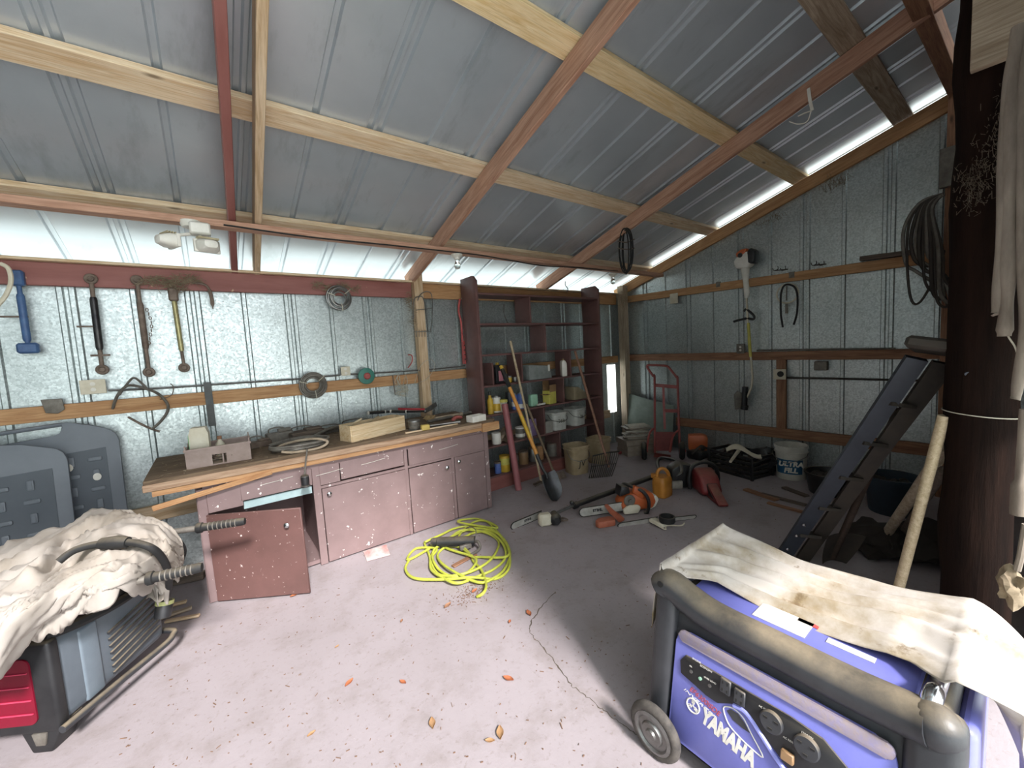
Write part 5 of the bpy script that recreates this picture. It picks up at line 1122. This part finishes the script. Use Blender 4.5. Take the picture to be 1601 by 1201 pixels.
# white cloth
t = NT('cloth_white_stained'); k = t.mix(t.thr(t.noise(4.0, 6, .62), .42, .66), lin('cdc4ba'), lin('94815f')); k = t.mix(t.thr(t.noise(9, 6, .7), .60, .70), k, lin('7a664c')); t.bump(t.noise(300, 2), .1, .002); m_cloth = t.set(k, .9)
def clothR(u, v):
    # u along the length (far end 0 .. near end 1), v from the front edge 0 to the back edge 1
    n = NZ.noise(V((u * 2.2, v * 7, 3.1))) * .014 + NZ.noise(V((u * 7, v * 3.5, 8.2))) * .010
    um = min(1, max(0, (u - .10) / .72)); y = .915 - .80 * um
    bow = math.sin(math.pi * um)
    xf = 1.40 + .135 * min(1, um * 5) * (1 if um < .7 else 1) + .02 * bow - .06 * max(0, um - .9) / .1
    x = xf + (1.985 - xf) * v
    ends = .690; sag = .105 * bow ** .7 * (1 - .35 * v)
    z = ends - sag - .035 * (1 - v) * (um > 0) * max(0, 1 - bow * 2) + n * (.3 + bow)
    for v0, sl_, am, wd in ((.30, .30, .030, .045), (.50, .22, .036, .05), (.70, .10, .022, .05), (.14, .12, .020, .04), (.86, -.05, .016, .04)):
        z += am * math.exp(-((v - v0 - sl_ * (um - .5)) / wd) ** 2) * bow ** .5
    if u < .10:
        s = (.10 - u) / .10; ln = .20 * max(0, 1 - v * 3.0) + .05
        y = .915 + .035 * math.sin(s * 1.5); z = ends - .035 * (1 - v) - ln * s ** 1.2; x -= .02 * s * (1 - v)
    if u > .82:
        s = (u - .82) / .18; tail = .06 + .42 * max(0, 1 - abs(v - .28) / .26) + .26 * max(0, 1 - abs(v - .82) / .20)
        y = .115 - .11 * min(1, s * 1.6) ** .6 - .03 * s + .016 * math.sin(v * 21) * s; z = ends - .02 * (1 - v) - tail * s ** 1.1; x += .05 * s
    if v > .93: z -= (v - .93) / .07 * .07
    return V((x, y, z))
m = MB(); m.grid(clothR, 90, 56, .003); tag(m.build('dust_sheet', m_cloth, loc=(1.7, .5, .67), ang=180), 'stained white cloth draped over the blue generator', 'cloth')
# ---------------------------------------------------------------- red and grey generator, left foreground
N = V((-.640, 2.470, 0)); Fv = V((-.335, 2.93, 0)); gu = (Fv - N).normalized(); gv = V((-gu.y, gu.x, 0)); Lg = (Fv - N).length
GM = axes(N, gu, gv)
g2 = root('generator', 'red and grey generator under a crumpled beige cloth at the left', 'generator', N + gu * .25 + gv * .3)
G = lambda a, b, c: GM @ V((a, b, c))
m_gg = paint('plastic_blue_grey', '5f676e', '525a61', .35, sc=5, dust=.3); m_gred = paint('plastic_crimson', '820f2a', '6c0b22', .35, sc=4)
H2 = .50
def cbox(a0, a1, b0, b1, z0, z1, bev=0, seg=3):
    m = MB(); m.box(((a0 + a1) / 2, (b0 + b1) / 2, (z0 + z1) / 2), (a1 - a0, b1 - b0, z1 - z0), GM, bev, seg); return m
cbox(.0, Lg + .02, .0, .60, .10, H2, .05, 4).build('housing', m_gg, g2)
cbox(-.014, .035, -.006, .606, .10, H2 + .0, .015).build('front_frame', m_blk, g2)
m = MB(); m.prism(rpoly(.07, .15, .56, .44, .03), .012, axes(G(-.014, 0, 0), gv, (0, 0, 1))); pn = m.build('red_panel', m_gred, g2)
m = MB()
for k in range(4): m.bar(G(-.022, .08, .20 + k * .06), G(-.022, .55, .20 + k * .06), .004, .004)
m.build('panel_groove', paint('plastic_red_light', 'd04a66', 'c03a58', .3), pn)
m = MB()
for k in range(7): m.bar(G(.24, -.004, .15 + .034 * k), G(Lg - .03, -.004, .19 + .034 * k), .012, .012)
m.build('louvre_vent', m_dgray, g2)
cbox(.11, .20, -.006, .02, .12, .46, .012).build('side_rib', paint('plastic_grey_light', '707b83', '66717a', .35), g2)
m = MB(); m.tube(cat([G(-.02, -.02, .115), G(.25, -.035, .11), G(Lg - .08, -.05, .105), G(Lg - .01, -.045, .11), G(Lg + .03, .0, .12), G(Lg + .03, .3, .12)], 6), .016, 10); m.build('skid_rail', m_dgray, g2)
for a, b in ((.05, .09), (.05, .52), (Lg - .08, .52)):
    m = MB(); m.prism([(-.035, 0), (.045, 0), (.085, .115), (-.085, .115)], .10, axes(G(a, b, 0), gv, (0, 0, 1)), .008); ft = m.build('foot', m_blk, g2)
m = MB(); m.prism([(-.02, -.025), (.018, -.025), (.03, .03), (-.03, .03)], .012, axes(G(-.002, .09, .065), gv, (0, 0, 1)), .003); m.build('foot_recess', m_iron, ft)
# open top: frame tubes, engine bits
m = MB(); m.tube(cat([G(.02, .03, H2 + .01), G(.12, -.02, H2 + .0), G(.3, -.03, H2 - .02), G(Lg, .02, H2 - .04)], 6), .022, 8); m.build('edge_seal', m_rub, g2)
m = MB(); m.tube(cat([G(.05, .10, H2), G(.08, .08, H2 + .08), G(.2, .05, H2 + .13), G(Lg, .10, H2 + .12), G(Lg + .02, .2, H2 + .1)], 6), .018, 8); m.build('frame_tube', m_iron, g2)
rnd = random.Random(3)
for k, (a, b, s) in enumerate(((.15, .12, .07), (.26, .10, .06), (.36, .14, .07), (.42, .08, .05), (.30, .22, .09))):
    m = MB(); m.box((0, 0, 0), (s, s * .8, s), MX.Translation(G(a, b, H2 + .02)) @ MX.Rotation(rnd.uniform(0, 1), 4, 'Z'), .01); m.cyl(G(a, b, H2 + .03), G(a + .05, b - .03, H2 + .07), .014); m.build('engine_part', m_drk if k % 2 else m_iron, g2)
m = MB(); m.box((0, 0, 0), (.07, .03, .02), MX.Translation(G(.17, .03, H2 + .035)), .006); m.build('red_lever', m_rd, g2)
def grip(a, b, label=None):
    a, b = V(a), V(b); d = b - a
    m = MB(); m.tube([a, a + d * .5], .017, 12); hd = m.build('handle_tube', m_iron, g2)
    m = MB(); m.tube([a + d * u for u in (.46, .47, .52, .53, .97, 1.0)], [.027, .030, .030, .023, .023, .020], 14); g_ = m.build('grip', m_rub, hd)
    m = MB(); [m.torus(frame(a + d * (.60 + .05 * k), b) @ MX.Rotation(R(90), 4, 'Y'), .0225, .0035, 16, 5) for k in range(7)]; m.build('grip_ribs', m_iron, g_)
grip(gnd(240, 836, .66), gnd(383, 815, .66)); grip(gnd(150, 922, .66), gnd(316, 887, .66))
# black power cord with plug over the cloth
q = root('power_cord', 'thick black cord with a yellow-ringed plug arching over the beige cloth', 'cord', gnd(255, 952, .25))
m = MB(); m.tube(cat([gnd(92, 878, .79), gnd(118, 860, .82), gnd(160, 850, .83), gnd(200, 848, .83), gnd(235, 856, .80), gnd(255, 875, .70), gnd(264, 900, .58), gnd(263, 925, .44), gnd(258, 938, .38)], 6), .016, 10); m.build('cable', m_rub, q)
m = MB(); m.tube([gnd(160, 850, .83), gnd(182, 848, .835), gnd(200, 848, .83)], [.026, .030, .024], 12); m.build('strain_relief', m_rub, q)
a, b = gnd(258, 938, .38), gnd(254, 965, .30); m = MB(); m.tube([a, a.lerp(b, .2), b], [.03, .038, .036], 16); m.build('plug_body', m_blk, q)
m = MB(); m.tube([a.lerp(b, .02), a.lerp(b, .25)], .040, 16); m.build('plug_ring', P_('ring_yellow', 'c9cc8a', 'b0b373'), q)
m = MB(); m.tube(cat([gnd(228, 820, .62), gnd(240, 816, .66), gnd(262, 828, .66), gnd(280, 845, .62), gnd(288, 862, .55), gnd(280, 885, .45), gnd(270, 898, .40)], 6), .012, 8); tag(m.build('black_hose', m_rub, loc=gnd(270, 840, .6)), 'thin black hose looping behind the beige cloth near the grips', 'hose')
# crumpled beige cloth
rows = [[(-110, 890, .60), (-20, 868, .66), (50, 838, .72), (110, 815, .76), (150, 792, .80), (195, 800, .78), (235, 812, .74), (262, 828, .70), (285, 848, .62)],
        [(-110, 925, .64), (-20, 900, .70), (55, 875, .76), (110, 850, .75), (155, 840, .80), (200, 835, .78), (240, 842, .74), (268, 858, .68), (287, 875, .56)],
        [(-110, 970, .64), (-20, 945, .70), (50, 920, .74), (105, 890, .72), (150, 885, .76), (195, 876, .76), (232, 872, .73), (262, 880, .64), (280, 905, .50)],
        [(-110, 1020, .60), (-20, 1000, .66), (40, 965, .70), (95, 935, .70), (140, 915, .72), (180, 908, .72), (215, 900, .69), (245, 902, .58), (262, 925, .46)],
        [(-110, 1090, .46), (-20, 1072, .48), (22, 1035, .50), (75, 985, .58), (118, 950, .63), (160, 935, .66), (200, 922, .64), (235, 915, .52), (245, 932, .46)]]
CPT = [[gnd(*p) for p in r] for r in rows]
def cr(a, b, c, d, t): return .5 * ((2 * b) + (c - a) * t + (2 * a - 5 * b + 4 * c - d) * t * t + (3 * b - a - 3 * c + d) * t ** 3)
def clothL(u, v):
    nr, nc = len(CPT) - 1, len(CPT[0]) - 1
    i = min(int(v * nr), nr - 1); tv = v * nr - i; j = min(int(u * nc), nc - 1); tu = u * nc - j
    rr = []
    for ii in (i - 1, i, i + 1, i + 2):
        r = CPT[min(max(ii, 0), nr)]; rr.append(cr(r[max(j - 1, 0)], r[j], r[j + 1], r[min(j + 2, nc)], tu))
    p = cr(*rr, tv)
    q = V((u * 3.4 + .7 * v, v * 7.0 + 2.6 * u, 0))
    w = V((NZ.noise(q * .7), NZ.noise(q * .7 + V((9, 3, 0))), 0)) * .9
    f1 = 1 - abs(NZ.noise(q + w)) * 2; f2 = 1 - abs(NZ.noise((q + w) * 2.2 + V((3, 7, 1)))) * 2
    p = p + V((0, 0, .062 * (f1 - .55) + .036 * (f2 - .55) + .008 * (1 - abs(NZ.noise(q * 5)) * 2 - .5)))
    return p
t = NT('cloth_beige'); k = t.mix(t.thr(t.noise(3.5, 5, .6), .4, .75), lin('a9a198'), lin('8f8475')); t.bump(t.noise(300, 2), .1, .002); m_beige = t.set(k, .9)
m = MB(); m.grid(clothL, 110, 80, .003); tag(m.build('beige_cloth', m_beige, loc=gnd(120, 880, .7), ang=180), 'crumpled beige cloth heaped over the red and grey generator', 'cloth')
m = MB(); m.grid(lambda a, b: gnd(232 + 27 * b - 4 * a, 905 + 32 * a + 3 * b, .50 - .06 * a) + V((0, 0, .012 * math.sin(b * 7))), 8, 8, .003); tag(m.build('cloth_corner', m_beige, loc=gnd(240, 915, .5), ang=180), 'loose pale rag corner hanging below the front grip', 'rag')
# ---------------------------------------------------------------- grey plastic panels leaning on the wall
m_pan = paint('plastic_panel_grey', '70767d', '646a71', .5, sc=3); m_pand = paint('plastic_panel_shade', '555b62', '4c5259', .55, sc=3)
def ramp_panel(x0, x1, y0, y1, ztop, label, slots, rt=.16, notch=None):
    W_ = x1 - x0; f = axes((x0, y0, .0), (1, 0, 0), (0, y1 - y0, ztop)); H_ = math.hypot(ztop, y1 - y0)
    q = root('loading_ramp', label, 'ramp panel', (x0 + W_ / 2, y0, 0), 'grey plastic panels on the back wall')
    top = [(W_, 0), (W_, H_ - .16)] + [(W_ - .10 + .10 * math.cos(R(a)), H_ - .16 + .10 * math.sin(R(a))) for a in range(10, 90, 20)]
    top += [(W_ * .75, H_ - .025), (W_ * .55, H_)]
    if notch: top += [(notch + .03, H_ + .002), (notch + .015, H_ - .03), (notch + .01, H_ - .07), (notch - .02, H_ - .085), (0, H_ - .10)]
    else: top += [(W_ * .3, H_ - .005), (0, H_ - .03)]
    m = MB(); m.prism([(0, 0)] + top, .035, f, .006); b = m.build('panel', m_pan, q)
    if notch: m = MB(); m.tube(cat([f @ V((-.1, H_ - .035, 0)), f @ V((notch * .5, H_ - .018, 0)), f @ V((notch + .02, H_ - .008, 0))], 5), .014, 8); m.build('handle', m_pan, q)
    m = MB(); x2 = W_ - .07; zt = H_ - .20; m.prism([(0, .02), (x2, .02), (x2, zt), (0, zt - .03)], .006, f @ MX.Translation((0, 0, -.0185 if f.to_3x3().col[2].y > 0 else .0185)), 0); fd = m.build('field', m_pand, q)
    s_ = -1 if f.to_3x3().col[2].y > 0 else 1
    for (u, v, h) in slots(x2, zt):
        m = MB(); m.prism(rpoly(u - (.036 if h else .016), v - (.013 if h else .032), u + (.036 if h else .016), v + (.013 if h else .032), .006, 2), .016, f @ MX.Translation((0, 0, s_ * .025)), .003)
        m.prism(rpoly(u - (.024 if h else .008), v - (.006 if h else .022), u + (.024 if h else .008), v + (.006 if h else .022), .004, 2), .008, f @ MX.Translation((0, 0, s_ * .032)))
        m.build('slot', m_pan, fd)
    return q, f, s_
def slotsA(x2, zt): return [(x2 - .06 - .115 * c_, zt - .075 - .105 * r, (r + c_) % 2 == 0) for r in range(9) for c_ in range(2)]
def slotsB(x2, zt): return [(x2 - .10 - .125 * c_, zt - .09 - .105 * r, (r + c_) % 2 == 1) for r in range(8) for c_ in range(4)]
q, f, s_ = ramp_panel(-1.15, -.562, 3.94, 4.06, 1.275, 'rear grey plastic panel with two white stickers, touching the wall', slotsA, notch=.30)
for u, v in ((.33, .97), (.46, .88)):
    m = MB(); m.lathe([(.022, 0), (.020, .002), (0, .002)], f @ MX.Translation((u, v, s_ * .036)), 14, sx=1, sy=1.2); m.build('sticker', m_wht, q)
ramp_panel(-1.55, -.80, 3.80, 3.93, 1.20, 'front grey plastic panel with slots, overlapping the other one', slotsB)
# ---------------------------------------------------------------- yellow cord with work light
q = root('extension_cord', 'coiled yellow-green extension cord on the concrete floor', 'cord', gnd(715, 865))
m_cord = paint('rubber_lime', 'c6cb4c', 'a4ab42', .5, sc=12)
loops = [[(640, 875), (634, 890), (648, 904), (690, 906), (740, 903), (775, 905), (795, 890), (796, 865), (785, 842), (765, 826), (740, 822), (712, 826), (690, 836)],
         [(690, 836), (668, 846), (664, 850), (672, 870), (674, 890), (690, 902), (715, 912), (745, 902), (772, 890), (790, 872), (786, 850), (765, 832), (742, 833), (725, 840)],
         [(725, 840), (700, 850), (680, 858), (675, 880), (686, 898), (712, 900), (745, 890), (770, 872), (780, 850), (770, 838), (748, 830), (720, 830)],
         [(720, 830), (700, 845), (695, 855), (712, 862), (732, 868), (745, 876), (735, 892), (712, 902), (688, 892), (676, 872), (682, 858), (650, 858), (640, 875)],
         [(700, 842), (742, 826), (780, 836), (797, 862), (790, 888), (770, 905), (745, 910), (700, 888), (684, 870), (696, 856), (720, 856), (740, 872)],
         [(717, 842), (735, 820), (752, 814), (768, 818), (775, 826)],
         [(716, 816), (740, 811), (760, 815), (772, 826), (788, 845), (793, 870)],
         [(740, 872), (752, 890), (758, 905), (760, 918), (755, 928), (746, 933)]]
P = []; rnd = random.Random(6); n0 = 0
for L_ in loops:
    for p in L_: P.append(gnd(*p, .010 + .006 * (n0 % 5) + rnd.uniform(0, .004))); n0 += 1
P = [p for i, p in enumerate(P) if i == 0 or (p - P[i - 1]).length > .015]
m = MB(); m.tube(cat(P, 6), .0095, 8); m.build('cable', m_cord, q)
q = root('trouble_light', 'black tubular work light lying on the yellow cord coil', 'work light', gnd(708, 847, .05))
a, b = gnd(676, 848, .06), gnd(742, 846, .06)
m = MB(); m.tube([a, a.lerp(b, .12), a.lerp(b, .13), b], [.034, .036, .040, .040], 18); m.build('housing', m_blk, q)
m = MB(); m.tube([a - (b - a) * .03, a.lerp(b, .02)], [.028, .036], 18); m.build('end_cap', m_steel, q)
m = MB(); m.box((0, 0, 0), (.10, .03, .04), MX.Translation(gnd(728, 855, .04)) @ MX.Rotation(R(-10), 4, 'Z'), .006); m.build('switch_block', m_iron, q)
m = MB(); m.tube(cat([b, gnd(748, 848, .06), gnd(750, 858, .03), gnd(736, 868, .03)], 5), .012, 8); m.tube(cat([b, gnd(744, 830, .1), gnd(736, 824, .08), gnd(728, 826, .05)], 5), .004, 6); m.build('hook', m_iron, q)
beam('plank_offcut', 'thin brown offcut lying inside the yellow cord coil', 'board', gnd(708, 886, .008), gnd(744, 866, .008), .04, .012, m_brn)
# scraps on the floor
m = MB(); A = gnd(570, 865, .004)
m.grid(lambda u, v: gnd(568 + 36 * u + 6 * v, 862 - 10 * u + 16 * v, .006 + .05 * (1 - v) * math.sin(u * 3)) , 8, 6, .002); tag(m.build('paper_scrap', P_('paper_pinkwhite', 'dfd0cc', 'b9837c'), loc=A), 'torn white and red paper scrap on the floor before the cabinet', 'paper')
for k, (a, b, w_) in enumerate((((247, 968), (300, 950), .035), ((258, 972), (312, 962), .025), ((255, 950), (292, 940), .03))):
    beam('wood_offcut', ['broken pale offcut on the floor nearest the grey generator', 'thin splinter lying just right of the black plug', 'short offcut behind the black plug'][k], 'board', gnd(*a, .012), gnd(*b, .014), w_, .016, m_tan if k else m_gray, 'broken offcuts on the floor')
def leaf_(px, py, s, a, label, mat=m_brownleaf, curl=.5):
    c = gnd(px, py, .003); f = rotz(a, c); m = MB()
    m.grid(lambda u, v: f @ V(((u - .5) * s, (v - .5) * s * .5 * math.sin(max(.02, u) * math.pi * .98 + .03), .004 + curl * s * ((v - .5) ** 2 * .9 + .25 * (u - .5) ** 2))), 8, 6, .0008)
    tag(m.build('dry_leaf', mat, loc=c), label, 'leaf')
m_lt = paint('leaf_tan', 'a98560', '8a6743', .8)
for a in ((676, 1133, .055, 1.2, 'curled tan dry leaf in the middle foreground, pointing to the camera', m_lt), (782, 1148, .06, 1.0, 'right one of two pale husks side by side on the floor', m_lt), (766, 1160, .04, 2.4, 'left one of two pale husks side by side on the floor', m_lt), (487, 1149, .035, .2, 'small tan leaf left in the foreground', m_lt), (546, 1069, .05, .5, 'orange-brown leaf left of the reddish round one', m_brownleaf), (630, 1068, .04, 2.0, 'reddish roundish leaf in the middle of the floor', m_brownleaf), (827, 960, .055, 1.3, 'orange-brown leaf at the floor crack', m_brownleaf), (797, 973, .03, .7, 'small orange leaf left of the floor crack', m_brownleaf), (527, 1012, .025, .3, 'tiny tan leaf in front of the cabinet doors', m_lt), (795, 1063, .055, -1.1, 'narrow brown pod right of the middle of the floor', m_brownleaf), (742, 925, .05, .3, 'red-brown leaf at the end of the yellow cord', m_brownleaf), (700, 948, .06, .35, 'dark twig-like leaf in front of the yellow cord', m_brn), (628, 972, .03, .9, 'dark curled leaf between cabinet and foreground', m_brn), (460, 932, .05, .05, 'brown leaf at the bottom of the open door', m_brownleaf)):
    leaf_(a[0], a[1], a[2], a[3], a[4], a[5])
m = MB(); rnd = random.Random(77)
for k in range(700):
    while True:
        p = gnd(rnd.uniform(180, 1220), rnd.uniform(760, 1200), .002)
        if -.6 < p.x < 4.6 and .75 < p.y < 3.3: break
    if rnd.random() < .35: p = gnd(740, 925, .002) + V((rnd.gauss(0, .10), rnd.gauss(0, .05), 0))
    a = rnd.uniform(0, 6.28); l = rnd.uniform(.003, .012) * (1 if rnd.random() < .85 else 2.2); w_ = rnd.uniform(.0012, .004)
    m.bar(p, p + V((math.cos(a) * l, math.sin(a) * l, rnd.uniform(0, .004))), w_, .0025)
o = tag(m.build('floor_litter', paint('litter_brown', '8a6a55', '6a5342', .9, sc=60), loc=(1.2, 2, 0)), 'scattered bark chips and leaf bits all over the concrete', 'litter'); o['kind'] = 'stuff'
# ---------------------------------------------------------------- dark pole, ladder and tools at the right
pc = V((2.72, .148, 0)); q = root('timber_pole', 'thick dark weathered round timber pole at the right', 'pole', pc)
t = NT('wood_dark_pole'); k = t.mix(t.thr(t.noise(3, 7, .65, t.map((6, 6, .7))), .35, .7), lin('241813'), lin('120d0b')); t.bump(t.noise(6, 6, .7, t.map((8, 8, .8))), .6, .01); t.b.inputs['Specular IOR Level'].default_value = .08; m_pole = t.set(k, .95)
m = MB(); nseg = 26
m.tube([pc + V((.006 * math.sin(k * .9), .006 * math.cos(k * 1.3), 3.62 * k / nseg)) for k in range(nseg + 1)], [.112 + .004 * math.sin(k * 1.7) for k in range(nseg + 1)], 22); m.build('trunk', m_pole, q)
m = MB(); m.torus(MX.Translation(pc + V((0, 0, 1.20))) @ MX.Rotation(R(5), 4, 'X'), .119, .0025, 26, 5); m.build('wrapped_wire', m_string, q)
nest([pc + V((-.115 + .003 * k, .035 - .012 * k, 2.12 + .055 * k)) for k in range(9)] + [pc + V((-.12, .03, 2.15)), pc + V((-.11, .06, 2.2))], 420, (.008, .022, .03), 'cobweb_clump', 'dusty cobweb and straw clump stuck on the dark pole', 41, paint('cobweb_grey', '6f6455', '4f473c', .95), .055, .0009)
beam('pale_board', 'short pale board nailed flat across the top of the dark pole', 'board', (2.575, .205, 2.86), (2.575, -.75, 2.86), .035, .50, m_gray, up=(0, 0, 1))
m = MB(); rnd = random.Random(13)
q = root('vine_bundle', 'bundle of dark loops of old cable hanging from the corner post', 'cable bundle', sd(1470, 310, 5.2))
for k in range(11):
    x1 = 1413 + k * 6; yb = rnd.uniform(390, 470); m = MB()
    m.tube(cat([sd(1476, 303, 5.18), sd(1462 - (70 - k * 6) * .35, 318 + k, 5.16), sd(x1, 360 + k * 3, 5.14), sd(x1 + 3, yb, 5.15), sd(x1 + 20, yb + 14, 5.17), sd(1476, 430 + rnd.uniform(-40, 50), 5.19)], 6), rnd.uniform(.008, .016), 6); m.build('loop', m_drk if k % 3 else m_iron, q)
m = MB(); m.box((0, 0, 0), (.05, .10, .33), MX.Translation(sd(1482, 262, 5.26)), .004); tag(m.build('pale_block', m_iron, loc=sd(1482, 262, 5.26)), 'grey metal plate on the corner post above the cable bundle', 'plate')
# stepladder leaning on the pole
ft = gnd(1223, 872); q = root('stepladder', 'folded dark blue-grey stepladder leaning on the dark pole', 'ladder', ft)
m_lad = paint('ladder_blue_grey', '343942', '2a2f37', .5, .2, sc=8)
top = sd(1433, 560, 2.80); d = top - ft
off = V((.02, -.36, 0))
m = MB(); m.bar(ft, top, .035, .085, up=(-.3, .9, 0)); r1 = m.build('side_rail', m_lad, q)
for u_ in (.06, .15, .22): 
    m = MB(); c = ft + d * u_; m.ball(c + (EYE - c).normalized() * .045, .012, sub=1); m.build('rivet', m_chrome, r1)
f2 = ft + V((.07, -.10, 0)); t2 = top + V((.09, -.08, -.03))
m = MB(); m.bar(f2, t2, .03, .075, up=(-.3, .9, 0)); m.build('side_rail', m_drk, q)
f3, t3 = ft + V((.14, .03, 0)), top + V((.14, .02, -.05)); m = MB(); m.bar(f3, t3, .028, .05, up=(-.3, .9, 0)); m.build('rear_rail', m_drk, q)
f4, t4 = ft + V((.21, -.08, 0)), top + V((.21, -.08, -.07)); m = MB(); m.bar(f4, t4, .028, .05, up=(-.3, .9, 0)); m.build('rear_rail', m_drk, q)
for k in range(1, 6):
    u_ = k / 6; m = MB(); m.bar(ft.lerp(top, u_), f2.lerp(t2, u_), .07, .02); m.build('step', m_drk, q)
m = MB(); a = top + d * .02; m.box((0, 0, 0), (.30, .22, .06), MX.Translation(a + V((.05, -.06, .02))) @ MX.Rotation(R(12), 4, 'X') @ MX.Rotation(R(8), 4, 'Y'), .015); m.build('top_cap', m_drk, q)
m = MB(); m.cyl(a + V((.05, -.1, 0)), sd(1513, 585, 2.62), .010, seg=8); m.build('spreader', m_lad, q)
m_dkw = wood('wood_black_brown', '4a3a30', '32261f', .8)
m_sack = paint('sack_dark', '332c27', '231e1a', .9, bump=.4)
def leaner(nm, label, cat_, a, b, r, mat, bl=None):
    q = root(nm, label, cat_, a); m = MB(); m.tube([V(a).lerp(V(b), k / 8) for k in range(9)], r, 12); m.build('handle', mat, q)
    if bl: bl(q, V(a), (V(b) - V(a)).normalized())
def sblade(q, a, d):
    f = frame(a, a + d, (-.5, -.6, .6))
    m = MB(); m.grid(lambda u, v: f @ V((.02 + u * -.26 + .22, (v - .5) * .24 * (1 - .35 * u * u), .03 * ((v - .5) * 2) ** 2 + .0)), 8, 8, .004); m.build('blade', m_drk, q)
leaner('shovel', 'dark-handled shovel leaning with the ladder, blade on the floor', 'shovel', gnd(1290, 885, .05) + V((.15, 0, 0)), sd(1405, 640, 3.0), .020, m_dkw, sblade)
leaner('spade', 'old wooden handle with a dark shaft leaning between ladder and pale stick', 'spade', gnd(1365, 865, .05) + V((.2, 0, 0)), sd(1478, 700, 2.95), .028, m_gray, sblade)
leaner('fork_handle', 'short weathered stick leaning low beside the pole', 'stick', gnd(1395, 870, .0) + V((.25, .02, 0)), sd(1476, 735, 2.95), .022, m_dk)
leaner('pale_stick', 'long pale bare stick leaning on the dark pole behind the blue generator', 'stick', gnd(1388, 985, .0), sd(1476, 650, 2.67), .022, m_stick)
m = MB(); c = gnd(1355, 880) + V((.25, 0, 0)); m.ball(c + V((0, 0, .10)), .20, (1.1, .9, .55), sub=3, rough=.6, seed=6); tag(m.build('dark_sack', m_sack, loc=c), 'dark slumped sack on the floor beneath the leaning tools', 'sack')
c = gnd(1450, 900) + V((.3, .05, 0)); m = MB(); m.ball(c + V((0, 0, .11)), .2, (1.2, 1, .55), sub=3, rough=.5, seed=11); tag(m.build('dark_sack', m_sack, loc=c), 'second dark sack right beside the pole foot', 'sack')
# pale cloth rolls hanging at the right edge
m_roll = paint('canvas_grey', '94887b', '6d6257', .8, sc=6, streak=(3, 3, .8))
XR = 2.05
E_ = lambda x, y: sd(x, y, XR)
for k, (nm, pts, r, lb) in enumerate((('canvas_roll', [(1592, 60), (1574, 140), (1568, 260), (1563, 400), (1558, 480), (1556, 490)], .013, 'leftmost thin pale canvas roll hanging in front of the pole'),
        ('canvas_roll', [(1596, 40), (1583, 130), (1578, 260), (1575, 400), (1574, 470), (1570, 526)], .019, 'thickest middle canvas roll hanging at the right edge'),
        ('canvas_roll', [(1604, 40), (1597, 150), (1596, 280), (1598, 400), (1601, 520), (1590, 610), (1587, 624)], .014, 'long rightmost canvas roll reaching lowest at the right edge'))):
    m = MB(); P = cat([E_(x, y) for x, y in pts], 8); n_ = len(P); m.tube(P, [r * (.9 + .12 * math.sin(i * .5 + k)) * (1 if i < n_ - 2 else .8) for i in range(n_)], 12); tag(m.build(nm, m_roll, loc=P[0]), lb, 'canvas roll', 'canvas rolls hanging at the right')
m = MB(); m.tube(cat([E_(1556, 418), E_(1562, 432), E_(1563, 470), E_(1574, 520), E_(1588, 545), E_(1594, 575)], 6), .0025, 6); tag(m.build('white_string', m_string, loc=E_(1560, 430)), 'thin white cord trailing down past the canvas rolls', 'string')
m = MB(); m.tube(cat([E_(1602, 640), E_(1598, 700), E_(1594, 760), E_(1592, 805)], 5), [.012] * 10 + [.020] * 6, 10); tag(m.build('rope_end', m_roll, loc=E_(1598, 700)), 'lower pale rope hanging at the right edge below the rolls', 'rope')
q = root('string_mop', 'dusty mop-like rope end hanging low at the right edge', 'mop', E_(1592, 880))
m = MB(); m.tube([E_(1604, 820), E_(1596, 870), E_(1590, 892)], .009, 8); m.build('handle', m_roll, q)
m = MB(); m.ball(E_(1586, 920), .045, (.8, .8, 1.3), sub=3, rough=.8, seed=5); m.build('head', m_straw, q)
